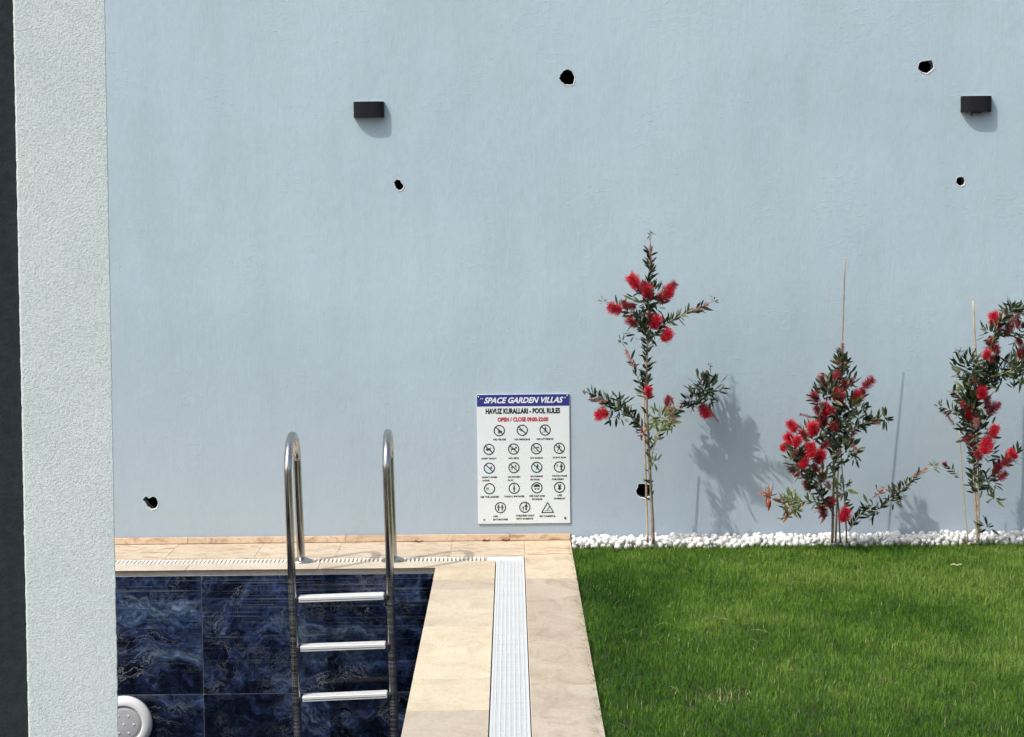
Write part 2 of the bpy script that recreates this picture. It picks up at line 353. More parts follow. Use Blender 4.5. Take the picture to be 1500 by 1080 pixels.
# side coping, left of the drain
ys_ = [10.43, 10.15, 9.25, 8.22, 7.70, 6.7, PN]
tile_obj('coping_tile', [(POOL_X, 10.43+g), (GX0-g, 10.43+g), (GX0-g, 10.98-g), (-.112, 10.98-g), (POOL_X, POOL_Y-.010)], -.002, 0, M['trav'], pav, (.66, .565, .42))
for (a1, a0), tn in zip(zip(ys_, ys_[1:]), (GREY, CREAM, YEL, YEL, (.54, .475, .385), (.54, .475, .385))):
    tile_obj('coping_tile', rect(POOL_X, GX0, a0, a1), -.002, R.uniform(-.0008, .0008), M['trav'], pav, tuple(x*(1.12 if tn is GREY else 1) for x in tn))
# side strip, right of the drain
ys_ = [11.13, 10.44, 8.91, 8.09, 7.1, 6.4, PN]
for (a1, a0), tn in zip(zip(ys_, ys_[1:]), ((.66, .56, .42), (.53, .455, .37), (.54, .47, .38), (.55, .48, .40), (.54, .47, .38), GREY)):
    tile_obj('tile', rect(GX1+.003, DX, a0, a1), -.002, R.uniform(-.0008, .0008), M['trav_grey'], pav, tn)
# plinth
pl = empty('wall_plinth', (0, WY, 0)); tag(pl, 'low tan travertine skirting along the foot of the blue wall, left of the pebbles', 'skirting')
xp = [PL-.4, -3.9, -3.02, -2.3, -1.75, -.905, -.02, DX]
for a0, a1 in zip(xp, xp[1:]):
    o = tile_obj('skirting_tile', [(x, y-WY) for x, y in rect(a0, a1, 11.632, WY-.0008, .0008)], .001, .036+R.uniform(-.001, .001), M['trav_vein'], pl, TAN, .002)

# grates
def grate(name, x0, x1, y0, y1, along, pitch, sw, mat, label):
    o = empty(name, ((x0+x1)/2, (y0+y1)/2, 0)); tag(o, label, 'drain grate'); cx, cy = o.location.x, o.location.y
    top = -.003; fr = bmesh.new(); e = .008
    if along == 'Y':
        box(fr, x0-cx, x0+e-cx, y0-cy, y1-cy, -.024, top+.001); box(fr, x1-e-cx, x1-cx, y0-cy, y1-cy, -.024, top+.001)
    else:
        box(fr, x0-cx, x1-cx, y0-cy, y0+e-cy, -.024, top+.001); box(fr, x0-cx, x1-cx, y1-e-cy, y1-cy, -.024, top+.001)
    fin('frame', fr, mat, o)
    sb = bmesh.new()
    a0, a1 = (y0, y1) if along == 'Y' else (x0, x1)
    n = int((a1-a0)/pitch)
    for i in range(n):
        c0 = a0 + (i+.5)*pitch; j = R.uniform(-.0005, .0005)
        if along == 'Y': box(sb, x0+e-cx, x1-e-cx, c0-sw/2-cy, c0+sw/2-cy, -.02, top+j)
        else: box(sb, c0-sw/2-cx, c0+sw/2-cx, y0+e-cy, y1-e-cy, -.02, top+j)
    tag(fin('slats', sb, mat, o), kind='stuff')
    if along == 'Y':
        for i in range(7):
            rb = bmesh.new(); c0 = x0+e + (i+.5)*(x1-x0-2*e)/7
            box(rb, c0-.0022-cx, c0+.0022-cx, y0-cy, y1-cy, -.022, top+.0016); fin('rib', rb, mat, o)
        for yj in (7.52, 9.1, 10.35):
            rb = bmesh.new(); box(rb, x0+.001-cx, x1-.001-cx, yj-.003-cy, yj+.003-cy, -.023, top+.0022); fin('joint_bar', rb, mat, o)
    return o
grate('drain_grate', GX0+.003, GX1-.002, PN, 10.984, 'Y', .012, .0070, M['whiteplastic'], 'white slotted drain grate running towards the camera between the beige coping and lawn')
grate('drain_grate', PL-.4, -.14, 10.985, 11.126, 'X', .021, .0115, M['fargrate'], 'cream slotted drain grate running along the far pool edge behind the ladder')
bm = bmesh.new(); box(bm, -.138, GX1-.002, 10.987, 11.126, -.024, -.002); bevel(bm, .002); o = fin('grate_corner_cover', bm, M['whiteplastic'])
o.data.transform(Matrix.Translation((.04, -11.05, 0))); o.location = (-.04, 11.05, 0)
tag(o, 'plain white corner plate where the two drain grates meet', 'drain cover')

# ------------------------------------------------------------------ pool basin
TZ = -.031; TZ2 = at(298, 1017, POOL_Y).z; JX = at(298, 1017, POOL_Y).x
pool = empty('pool_basin', (0, 0, 0)); tag(pool, 'empty swimming pool lined with dark blue marble tiles beside beige coping', 'pool')
bm = bmesh.new()
box(bm, PL-.1, POOL_X+.01, POOL_Y+.006, POOL_Y+.014, -1.6, -.029)
box(bm, POOL_X+.004, POOL_X+.010, PN, POOL_Y+.004, -1.6, -.029); box(bm, PL-.1, PL-.006, PN, POOL_Y+.004, -1.6, -.029)
box(bm, PL-.1, POOL_X+.004, PN-.1, PN-.006, -1.6, -.029); box(bm, PL-.1, POOL_X+.004, PN-.1, POOL_Y+.004, -1.7, -1.606)
fin('grout_backing', bm, M['grout'], pool)
zr = [TZ, TZ2, TZ2-.6, -1.6]
def ptile(x0, x1, y0, y1, z0, z1):
    bm = bmesh.new(); cx, cy, cz = (x0+x1)/2, (y0+y1)/2, (z0+z1)/2; box(bm, x0-cx, x1-cx, y0-cy, y1-cy, z0-cz, z1-cz); bevel(bm, .001)
    o = fin('pool_tile', bm, M['pool'], pool); o.location = (cx, cy, cz); return o
G = .0022
xr = sorted({round(JX+1.2*k, 4) for k in range(-3, 2) if PL < JX+1.2*k < POOL_X-.01} | {PL, POOL_X})
for z1, z0 in zip(zr, zr[1:]):
    for x0, x1 in zip(xr, xr[1:]): ptile(x0+G, x1-G, POOL_Y, POOL_Y+.010, z0+G, z1-G)
    yr = [PN] + [PN+1.2*k for k in range(1, 5)] + [POOL_Y-.002]
    for y0, y1 in zip(yr, yr[1:]):
        ptile(POOL_X-.0, POOL_X+.008, y0+G, y1-G, z0+G, z1-G); ptile(PL-.01, PL-.002, y0+G, y1-G, z0+G, z1-G)
    for x0, x1 in zip(xr, xr[1:]): ptile(x0+G, x1-G, PN-.01, PN-.002, z0+G, z1-G)
yr = [PN+.6*k for k in range(9)] + [POOL_Y-.002]
for x0, x1 in zip(xr, xr[1:]):
    for y0, y1 in zip(yr, yr[1:]): ptile(x0+G, x1-G-.003, y0+G, y1-G, -1.61, -1.6)
# underwater light on the far pool wall
c0 = at(183, 1059, POOL_Y); pll = empty('pool_light', (c0.x, POOL_Y, c0.z)); tag(pll, 'round white underwater lamp on the blue tiled pool wall beside the pillar', 'pool light')
RX = Matrix.Rotation(math.radians(90), 4, 'X')
bm = bmesh.new(); lathe(bm, [(.139, .001), (.140, .012), (.134, .026), (.118, .036), (.100, .040), (.094, .038), (.090, .031), (.090, .005)], 48, RX); fin('rim', bm, M['poollight'], pll, True)
bm = bmesh.new(); lathe(bm, [(.0895, .01), (.0895, .030), (.07, .033), (.04, .0355), (.0, .036)], 40, RX); fin('lens', bm, M['poollens'], pll, True)
for k in range(7):
    bm = bmesh.new(); an = k*math.pi/3; rr = .05 if k < 6 else 0
    lathe(bm, [(.0055, .030), (.0055, .0372), (.003, .0380)], 12, Matrix.Translation((rr*math.cos(an), 0, rr*math.sin(an))) @ RX); fin('lamp_stud', bm, M['poollight'], pll)

# ------------------------------------------------------------------ pool ladder
lad = empty('pool_ladder', (-.82, 10.7, 0)); tag(lad, 'stainless steel pool ladder with two looped handrails and pale treads', 'ladder')
LO = lad.location
def lp(v): return Vector(v) - LO
YF = 10.63; YR = 11.0
def side(fpx, rear, rup):
    f1, f2, f3 = [at(x, y, YF) for x, y in fpx]
    top = at(fpx[0][0]-.5, fpx[0][1]-46, YF).z - .021
    rb = at(rear[0], rear[1], YR)
    yc = (YF+YR)/2; ra = (YR-YF)/2; zc = top - ra*.92
    pts = []
    low = f3 + (f3-f2)*1.15
    pts += [low + Vector((0, .02, 0)), f3, f3.lerp(f2, .5), f2]
    fx = f1.x; a = Vector((fx, YF, zc)); pts += [f2.lerp(a, .5), a]
    rx = at(rup[0], rup[1], YR).x
    for k in range(1, 12):
        t = math.pi*k/12; u = (1-math.cos(t))/2
        pts.append(Vector((fx*(1-u)+rx*u, yc-ra*math.cos(t), zc+ra*.92*math.sin(t))))
    pts += [Vector((rx, YR, zc)), Vector(((rx+rb.x)/2, YR, zc/2)), Vector((rb.x, YR, -.02))]
    return pts, rb
rails = []
for fpx, rear, rup in (([(421.6, 684), (425.6, 798), (435, 1040)], (441.5, 823), (435.6, 700)), ([(566.2, 680), (570, 798), (577, 1040)], (576, 823), (571.5, 700))):
    pts, rb = side(fpx, rear, rup); rails.append(pts)
    bm = bmesh.new(); tube(bm, [lp(p) for p in smoothpts(pts, 4)], .0205, 24); fin('handrail', bm, M['steel'], lad, True)
    bm = bmesh.new(); lathe(bm, [(.062, .001), (.062, .005), (.054, .012), (.036, .019), (.022, .026)], 32, Matrix.Translation(lp((rb.x, YR, 0)))); fin('flange', bm, M['steel'], lad, True)
    # wall bumper foot on the tiled wall
    lo = pts[0]
for (xa, ya, xb_, yb) in ((437, 879.5, 562, 875.0), (439.5, 951.5, 564.5, 947), (442.5, 1025, 567, 1019.5)):
    A = lp(at(xa, ya, YF-.02)); Bv = lp(at(xb_, yb, YF-.02)); X = (Bv-A).normalized(); Yv = Vector((0, 1, 0)); Zv = X.cross(Yv).normalized(); L = (Bv-A).length
    T = Matrix.Translation(A) @ Matrix((X, Yv, Zv)).transposed().to_4x4()
    bm = bmesh.new(); box(bm, 0, L, 0, .075, -.0125, .0125); bevel(bm, .002, 1)
    for k in range(5): box(bm, .004, L-.004, .006+k*.014, .012+k*.014, .0122, .0148)
    bmesh.ops.transform(bm, matrix=T, verts=bm.verts); tr = fin('tread', bm, M['tread'], lad)
    bm = bmesh.new(); box(bm, .006, L-.006, -.0012, .001, -.004, -.0015); bmesh.ops.transform(bm, matrix=T, verts=bm.verts); fin('tread_groove', bm, M['rubber'], tr)
    for x0, x1 in ((-.018, -.0005), (L+.0005, L+.022)):
        bm = bmesh.new(); box(bm, x0, x1, -.006, .066, -.0115, .0115); bevel(bm, .003); bmesh.ops.transform(bm, matrix=T, verts=bm.verts); fin('tread_end_bracket', bm, M['rubber'], tr)

# ------------------------------------------------------------------ wall lights
def walllight(px0, px1, py, label, dangling):
    a0 = at(px0, py, WY-.03); a1 = at(px1, py, WY-.03); wd = a1.x-a0.x; H = .082; D = .060
    o = empty('wall_light', ((a0.x+a1.x)/2, WY, a0.z-H)); tag(o, label, 'wall light', 'black wall lights on the blue wall')
    pf = [(wd/2, -.0005)]
    for k in range(0, 25):
        t = k*math.pi/24; cx = math.copysign(abs(math.cos(t))**.62, math.cos(t)); pf.append((wd/2*cx, -.006-(D-.006)*math.sin(t)**.62 if 0 < t < math.pi else -.006))
    pf.append((-wd/2, -.0005))
    bm = bmesh.new(); n = len(pf)
    for z0, z1 in ((0, H),):
        a = [bm.verts.new((p[0], p[1], z0)) for p in pf]; b = [bm.verts.new((p[0], p[1], z1)) for p in pf]
        ai = [bm.verts.new((p[0]*.93, p[1]*.93-.002, z0)) for p in pf]; bi = [bm.verts.new((p[0]*.93, p[1]*.93-.002, z1)) for p in pf]
        ai2 = [bm.verts.new((p[0]*.93, p[1]*.93-.002, z0+.012)) for p in pf]; bi2 = [bm.verts.new((p[0]*.93, p[1]*.93-.002, z1-.006)) for p in pf]
        for i in range(n):
            j = (i+1) % n
            bm.faces.new((a[i], a[j], b[j], b[i])); bm.faces.new((a[j], a[i], ai[i], ai[j])); bm.faces.new((b[i], b[j], bi[j], bi[i]))
            bm.faces.new((ai[j], ai[i], ai2[i], ai2[j])); bm.faces.new((bi[i], bi[j], bi2[j], bi2[i]))
        bm.faces.new(bi2)
    fin('lamp_body', bm, M['lampblack'], o)
    bm = bmesh.new(); box(bm, -wd/2+.006, wd/2-.006, -.010, .0004, H+.0003, H+.0032); fin('back_plate', bm, M['steel'], o)
    for q in (-.045, .045):
        bm = bmesh.new(); lathe(bm, [(.003, 0), (.003, .0015)], 10, Matrix.Translation((q, -.05, -.0016))); fin('screw', bm, M['steel'], o)
    bm = bmesh.new(); prism(bm, [(p[0]*.925, p[1]*.925-.002) for p in pf], .012, .014); fin('lens', bm, M['lens'], o)
    if dangling:
        bm = bmesh.new(); box(bm, -.028, .022, -.045, -.012, -.010, .0115); box(bm, -.03, -.023, -.034, -.027, -.022, -.0102); fin('loose_gasket', bm, M['rubber'], o)
walllight(517.5, 562.3, 149.5, 'black box wall light near the pillar, above the small hole', False)
walllight(1408.8, 1453, 141.3, 'black box wall light at the right edge with a loose piece below', True)

# ------------------------------------------------------------------ pool rules sign
SC = at(767, 672.5, WY-.012); SW, SH = .495, .697
sg = empty('pool_rules_sign', (SC.x, WY-.006, SC.z)); tag(sg, 'white pool rules board with blue header and rows of black pictograms', 'sign')
bm = bmesh.new(); box(bm, -SW/2, SW/2, -.004, .0045, -SH/2, SH/2); bevel(bm, .0008); fin('board', bm, M['signwhite'], sg)
def sx(u): return (u-404.5)/715*SW
def sz(v): return -(v-537)/991*SH
bm = bmesh.new(); box(bm, -SW/2+.001, SW/2-.001, -.0046, -.0041, sz(133), sz(44)); fin('header_band', bm, M['signblue'], sg)
def text(s, u0, u1, v0, v1, mat, name='lettering', y=-.0050, bold=0., shear=0.):
    c = bpy.data.curves.new('t', 'FONT'); c.body = s; c.size = 1; c.offset = bold; c.shear = shear; c.resolution_u = 3
    to = bpy.data.objects.new('t', c); COL.objects.link(to); me = bpy.data.meshes.new_from_object(to); bpy.data.objects.remove(to)
    n = len(me.vertices); co = np.empty(n*3, 'f'); me.vertices.foreach_get('co', co); co = co.reshape(-1, 3)
    mn, mx = co.min(0), co.max(0); x = (co[:, 0]-mn[0])/(mx[0]-mn[0]); zc = (co[:, 1]-mn[1])/(mx[1]-mn[1])
    out = np.stack([sx(u0)+(sx(u1)-sx(u0))*x, np.full(n, y), sz(v1)+(sz(v0)-sz(v1))*zc], 1).astype('f')
    me.vertices.foreach_set('co', out.ravel()); me.materials.clear(); me.name = name
    return link(name, me, sg, mat)
text('SPACE GARDEN VILLAS', 102, 716, 64, 110, M['signwhite'], 'title_lettering', -.0052, .035, .35)
text("''", 76, 92, 68, 78, M['signwhite'], 'quote_mark'); text("''", 722, 736, 66, 76, M['signwhite'], 'quote_mark')
text('HAVUZ KURALLARI - POOL RULES', 115, 690, 148, 191, M['ink'], bold=.05)
text('OPEN / CLOSE 09:00-22:00', 206, 598, 217, 252, M['inkred'], bold=.05)
CAP = [('NO GLASS', 172, 270, 379, 393), ('NO SMOKING', 336, 454, 380, 394), ('NO LITTERING', 507, 636, 379, 393),
 ("DON'T SHOUT", 78, 194, 524, 538), ('NO PETS', 288, 368, 524, 538), ('NO DIVING', 456, 552, 524, 537), ("DON'T RUN", 630, 732, 522, 535),
 ("DON'T SWIM", 82, 196, 668, 682), ('ALONE', 82, 138, 693, 706), ('NO ROUGH', 282, 376, 667, 681), ('PLAY', 282, 326, 693, 706),
 ('NO PUSHING', 456, 552, 664, 678), ('IN POOL', 456, 530, 689, 703), ('WATCH YOUR', 622, 742, 663, 677), ('CHILDREN', 622, 712, 688, 702),
 ('USE THE LADDER', 66, 212, 819, 833), ('TAKE A SHOWER', 250, 410, 817, 831), ('USE CAP AND', 446, 568, 815, 829), ('GOGGLES', 464, 546, 840, 853),
 ('USE', 664, 698, 812, 826), ('SWIMSUIT', 638, 726, 837, 850), ('USE', 164, 200, 969, 982), ('BATHROOMS', 164, 278, 993, 1007),
 ('CHILDREN ONLY', 340, 486, 965, 979), ('WITH PARENTS', 340, 474, 989, 1003), ('BE CAREFUL', 524, 650, 971, 985)]
for s, a0, a1, b0, b1 in CAP: text(s, a0, a1, b0, b1, M['ink'], 'caption', bold=.045)
def icon(u, v, kind, slash=True, tri=False):
    r = 43/715*SW; cx, cz = sx(u), sz(v); bm = bmesh.new()
    def P(x, z, y): return bm.verts.new((cx+x*r, y, cz+z*r))
    def stroke(x0, z0, x1, z1, w, y=-.0048):
        d = Vector((x1-x0, z1-z0)).normalized(); n = Vector((-d.y, d.x))*w/2
        bm.faces.new((P(x0+n.x, z0+n.y, y), P(x1+n.x, z1+n.y, y), P(x1-n.x, z1-n.y, y), P(x0-n.x, z0-n.y, y)))
    def disc(x, z, q, qz=None, y=-.0048, n=14): bm.faces.new([P(x+q*math.cos(k*2*math.pi/n), z+(qz or q)*math.sin(k*2*math.pi/n), y) for k in range(n)])
    def ring(r0, r1, y=-.0052, n=40):
        a = [P(r0*math.cos(k*2*math.pi/n), r0*math.sin(k*2*math.pi/n), y) for k in range(n)]; b = [P(r1*math.cos(k*2*math.pi/n), r1*math.sin(k*2*math.pi/n), y) for k in range(n)]
        for k in range(n): bm.faces.new((a[k], a[(k+1) % n], b[(k+1) % n], b[k]))
    def poly(p, y=-.0048): bm.faces.new([P(x, z, y) for x, z in p])
    def man(x, z, s, run=0):
        disc(x, z+.42*s, .12*s); poly([(x-.14*s, z+.27*s), (x+.14*s, z+.27*s), (x+.1*s, z-.1*s), (x-.1*s, z-.1*s)], -.0049)
        stroke(x-.05*s, z-.05*s, x-(.08+.25*run)*s, z-.55*s, .11*s); stroke(x+.05*s, z-.05*s, x+(.08+.2*run)*s, z-.55*s, .11*s, -.00485)
        stroke(x-.12*s, z+.22*s, x-(.26+.15*run)*s, z-.05*s*(1-run*2), .08*s, -.00475); stroke(x+.12*s, z+.22*s, x+(.26+.15*run)*s, z-.05*s*(1-run*4), .08*s, -.00475)
    if not tri: ring(.83, 1.01)
    else:
        for q in ((-1.05, -.8, 0, 1), (0, 1, 1.05, -.8), (1.12, -.82, -1.12, -.82)): stroke(*q, .17, -.0052)
    if slash: stroke(-.64, .64, .64, -.64, .16, -.0054)
    if kind == 'glass': poly([(-.2, -.5), (.1, -.5), (.1, .1), (0, .25), (0, .5), (-.1, .5), (-.1, .25), (-.2, .1)]); poly([(.2, -.5), (.45, -.5), (.5, 0), (.15, 0)], -.0049)
    if kind == 'smoke': stroke(-.6, .15, .55, -.4, .15); stroke(-.45, .1, -.2, .3, .1, -.0049); stroke(.1, .2, .25, .45, .07)
    if kind == 'litter': man(.05, .1, 1.0, .3); disc(-.45, -.45, .08); disc(-.3, -.25, .06)
    if kind == 'shout': disc(-.25, 0, .28); poly([(0, .15), (.3, .4), (.3, -.4), (0, -.15)], -.0049); stroke(.45, .2, .6, .3, .07); stroke(.45, -.2, .6, -.3, .07)
    if kind == 'pet': poly([(-.5, .1), (.3, .15), (.35, -.15), (-.45, -.15)]); disc(.42, .25, .16, y=-.0049); stroke(-.4, -.1, -.45, -.5, .1, -.0049); stroke(.25, -.1, .3, -.5, .1, -.0049); stroke(-.5, .1, -.65, .35, .07, -.0049)
    if kind == 'dive': stroke(-.5, .1, .45, .3, .12); disc(-.6, -.02, .1); stroke(-.5, -.4, .5, -.4, .08); stroke(.1, .15, .6, .1, .08, -.0049)
    if kind == 'run': man(0, .05, 1.1, 1)
    if kind == 'swim': stroke(.1, -.1, .5, .4, .16); stroke(.0, 0, .5, 0, .13, -.0049)
    if kind == 'rough': man(-.35, -.1, .65, 1); man(.3, .2, .65, 1)
    if kind == 'push': man(.15, .1, 1.0, .3)
    if kind == 'watch': man(.35, 0, 1.2); man(-.4, .25, .5)
    if kind == 'ladder': stroke(-.5, .3, -.5, -.25, .08); stroke(-.2, .3, -.2, -.25, .08); stroke(-.5, .12, -.2, .12, .07, -.0049); stroke(-.5, -.08, -.2, -.08, .07, -.0049)
    if kind == 'shower': man(0, -.1, 1.0); stroke(-.2, .6, .2, .6, .1)
    if kind == 'cap': poly([(.6*math.cos(t), .15+.5*math.sin(t)) for t in np.linspace(0, math.pi, 14)]); disc(-.26, -.22, .2, .13); disc(.26, -.22, .2, .13); stroke(-.3, -.18, .3, -.18, .07, -.0049)
    if kind == 'suit': poly([(-.3, .55), (-.12, .55), (0, .3), (.12, .55), (.3, .55), (.2, 0), (.35, -.35), (.1, -.4), (0, -.6), (-.1, -.4), (-.35, -.35), (-.2, 0)])
    if kind == 'wc': man(-.33, 0, 1.0); man(.33, 0, 1.0)
    if kind == 'parent': man(.25, .1, 1.2); man(-.3, -.15, .75)
    if kind == 'slip': stroke(-.1, -.35, .25, .1, .13); disc(.3, .2, .09); stroke(-.5, -.5, .5, -.5, .07); stroke(.05, -.15, .3, -.2, .08, -.0049)
    o = fin('pictogram', bm, M['ink'], sg, recalc=False)
    if kind in ('swim', 'push', 'ladder'):
        bm = bmesh.new(); n = 16; a0, a1 = math.pi*1.04, math.pi*1.96
        bm.faces.new([bm.verts.new((cx+.84*r*math.cos(a0+(a1-a0)*k/n), -.0044, cz+.84*r*math.sin(a0+(a1-a0)*k/n))) for k in range(n+1)]); fin('water_shape', bm, M['inkblue'], o, recalc=False)
for q in ((218, 318, 'glass'), (396, 317, 'smoke'), (573, 317, 'litter'), (137, 461, 'shout'), (328, 460, 'pet'), (504, 459, 'dive'), (681, 458, 'run'),
          (138, 605, 'swim'), (329, 603, 'rough'), (505, 602, 'push'), (681, 601, 'watch', False), (138, 763, 'ladder', False), (329, 761, 'shower', False), (505, 759, 'cap', False),
          (681, 757, 'suit', False), (221, 909, 'wc', False), (410, 908, 'parent', False), (587, 915, 'slip', False, True)): icon(*q)
for u, v, m in ((93, 999, 'steel'), (722, 993, 'rubber'), (62, 58, 'steel'), (748, 56, 'steel')):
    bm = bmesh.new(); lathe(bm, [(.0055, 0), (.0055, .0035), (.003, .0048)], 16, Matrix.Translation((sx(u), -.0041, sz(v))) @ RX); fin('screw', bm, M[m], sg, True)

# ------------------------------------------------------------------ near pillar and charcoal wall at the left
pil = empty('rendered_pillar', (-.735, 4, 0), math.radians(12)); tag(pil, 'pale rough rendered pillar standing close at the left of the pool', 'pillar')
bm = bmesh.new(); rings = []; zs = list(np.arange(.0, 3.01, .008)); wid = .163; lean = -.0057
for i, z in enumerate(zs):
    x = lean*-1*(z-1.5)
    j = [noise.noise(Vector((z*45, k*7.3, 0)))*.0006 + noise.noise(Vector((z*160, k*3.3, 5)))*.0010 for k in range(2)]
    rings.append([bm.verts.new(q) for q in ((x-wid+j[0], 0, z), (x-wid+j[0]*.5+.003, -.0022, z), (x-.0012+j[1], -.0022, z), (x+j[1], -.001, z), (x, .3, z), (x-wid, .3, z))])
for a, b in zip(rings, rings[1:]):
    for k in range(6): bm.faces.new((a[k], a[(k+1) % 6], b[(k+1) % 6], b[k]))
bm.faces.new(rings[0]); bm.faces.new(rings[-1]); fin('pillar_shaft', bm, M['render'], pil)
bm = bmesh.new(); box(bm, -2.6, -wid-.001+.0, .012, .3, 0, 3.0); 
for v in bm.verts: v.co.x += -lean*(v.co.z-1.5)
o = fin('charcoal_wall', bm, M['charcoal']); o.location = (-.735, 4, 0); o.rotation_euler = (0, 0, math.radians(12))
tag(o, 'dark charcoal rendered wall strip at the far left edge', 'wall')

# ------------------------------------------------------------------ lawn and pebble bed
LX0, LX1, LY0, LY1 = DX, 4.6, 5.4, 11.445
bm = bmesh.new(); box(bm, DX+.001, 6.3, 3.5, LY1, -.085, -.034); tag(fin('lawn_soil', bm, M['soil']), kind='structure')
rng = np.random.default_rng(3)
def fbm(x, y, s, seed=0):
    return np.array([noise.noise(Vector((a*s, b*s, seed)))+.5*noise.noise(Vector((a*s*2.3, b*s*2.3, seed+3))) for a, b in zip(x, y)])
N = 420000
gx = rng.uniform(LX0-.004, LX1, N); gy = rng.uniform(LY0, LY1+.03, N)
M_ = 900; cc = rng.uniform(6.5, 11.4, 110); ey = cc[rng.integers(0, 110, M_)] + rng.normal(0, .018, M_); ex = LX0 + rng.uniform(-.006, .012, M_)
gx[:M_] = ex; gy[:M_] = ey
keep = (gx < gy*.245+.15) & (gy > 7.0) | (rng.random(N) < .35); gx, gy = gx[keep], gy[keep]; N = len(gx)
# coarse noise grid, looked up
gn = 160; GX, GY = np.meshgrid(np.linspace(LX0-.1, LX1+.1, gn), np.linspace(LY0-.1, LY1+.1, gn))
def grid(s, seed): return fbm(GX.ravel(), GY.ravel(), s, seed).reshape(gn, gn)
gA, gB, gC = grid(1.1, 1), grid(4.5, 9), grid(14, 20)
ix = ((gx-LX0+.1)/(LX1-LX0+.2)*(gn-1)).astype(int).clip(0, gn-1); iy = ((gy-LY0+.1)/(LY1-LY0+.2)*(gn-1)).astype(int).clip(0, gn-1)
nA, nB, nC = gA[iy, ix], gB[iy, ix], gC[iy, ix]
hh = (.033 + .007*nB + .007*nC + rng.uniform(-.012, .010, N)) * np.where(rng.random(N) < .015, 1.45, 1)
az = rng.uniform(0, 2*np.pi, N) + nC*1.5; lean = np.abs(rng.normal(.38, .4, N)) + .35*np.abs(nC); wdt = rng.uniform(.0014, .0028, N); border = np.exp(-((LY1-gy)/.05)**2); hh = hh*(1+border*rng.uniform(0, .6, N)); side = (gx < LX0+.02); az = np.where(side & (rng.random(N) < .75), np.pi+rng.normal(0, .6, N), az); lean = np.where(side, lean+rng.uniform(0, .5, N), lean); hh = np.where(side, np.where(rng.random(N) < .22, rng.uniform(.05, .07, N), rng.uniform(.034, .046, N)), hh)
dx, dy = np.cos(az), np.sin(az); px_, py_ = -dy, dx
z0 = -.036
P = np.empty((N, 5, 3)); P[:, 0] = np.stack([gx-px_*wdt/2, gy-py_*wdt/2, np.full(N, z0)], 1); P[:, 1] = np.stack([gx+px_*wdt/2, gy+py_*wdt/2, np.full(N, z0)], 1)
m1x, m1y, m1z = gx+dx*hh*lean*.35, gy+dy*hh*lean*.35, z0+hh*.58
P[:, 2] = np.stack([m1x-px_*wdt*.45, m1y-py_*wdt*.45, m1z], 1); P[:, 3] = np.stack([m1x+px_*wdt*.45, m1y+py_*wdt*.45, m1z], 1)
P[:, 4] = np.stack([gx+dx*hh*lean, gy+dy*hh*lean, z0+hh*np.clip(1.02-lean*.25, .55, 1)], 1)
me = bpy.data.meshes.new('grass'); me.vertices.add(N*5); me.vertices.foreach_set('co', P.astype('f').ravel())
tri = np.array([0, 1, 3, 0, 3, 2, 2, 3, 4]); idx = (np.arange(N)[:, None]*5 + tri[None]).ravel()
me.loops.add(len(idx)); me.loops.foreach_set('vertex_index', idx.astype('i')); me.polygons.add(N*3)
me.polygons.foreach_set('loop_start', (np.arange(N*3)*3).astype('i')); me.polygons.foreach_set('loop_total', np.full(N*3, 3, 'i'))
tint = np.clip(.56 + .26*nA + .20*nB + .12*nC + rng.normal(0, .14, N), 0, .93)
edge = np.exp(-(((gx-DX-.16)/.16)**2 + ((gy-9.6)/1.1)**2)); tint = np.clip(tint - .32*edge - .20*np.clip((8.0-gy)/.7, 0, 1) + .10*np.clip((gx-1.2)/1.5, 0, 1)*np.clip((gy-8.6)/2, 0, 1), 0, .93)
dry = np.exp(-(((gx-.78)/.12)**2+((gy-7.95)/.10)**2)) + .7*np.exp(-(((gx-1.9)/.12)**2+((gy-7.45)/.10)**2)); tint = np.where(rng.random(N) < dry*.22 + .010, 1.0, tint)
at_ = me.attributes.new('tint', 'FLOAT', 'POINT'); at_.data.foreach_set('value', np.repeat(tint, 5).astype('f')); me.update(); me.validate()
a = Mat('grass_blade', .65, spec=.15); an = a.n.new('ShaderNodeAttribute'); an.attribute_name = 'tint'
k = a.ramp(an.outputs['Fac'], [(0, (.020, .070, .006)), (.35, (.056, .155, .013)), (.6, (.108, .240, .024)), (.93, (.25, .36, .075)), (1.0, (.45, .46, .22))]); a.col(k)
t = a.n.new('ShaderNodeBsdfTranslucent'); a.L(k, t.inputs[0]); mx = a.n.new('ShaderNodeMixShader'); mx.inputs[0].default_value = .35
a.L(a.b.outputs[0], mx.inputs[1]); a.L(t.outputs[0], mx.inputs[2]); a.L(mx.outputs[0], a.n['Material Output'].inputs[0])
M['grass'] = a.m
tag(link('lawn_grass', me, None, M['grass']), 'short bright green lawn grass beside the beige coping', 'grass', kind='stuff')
# long runners and pale stalks lying over the lawn
bm = bmesh.new()
for i in range(34):
    if i < 16: x, y = R.uniform(.42, 1.1), R.uniform(8.0, 9.4)
    else: x, y = R.uniform(.4, 2.9), R.uniform(7.4, 11)
    L = R.uniform(.05, .16); an_ = R.uniform(0, 6.28); c1 = R.uniform(-.8, .8)
    pts = [Vector((x+math.cos(an_+c1*t)*L*t, y+math.sin(an_+c1*t)*L*t, -.004+.014*math.sin(math.pi*t)*R.uniform(.6, 1))) for t in (0, .25, .5, .75, 1)]
    tube(bm, pts, [.0009, .0011, .0011, .0008, .0004], 4)
tag(fin('grass_runners', bm, M['leafyoung']), 'pale grass runners lying loose over the lawn', 'grass', kind='stuff')
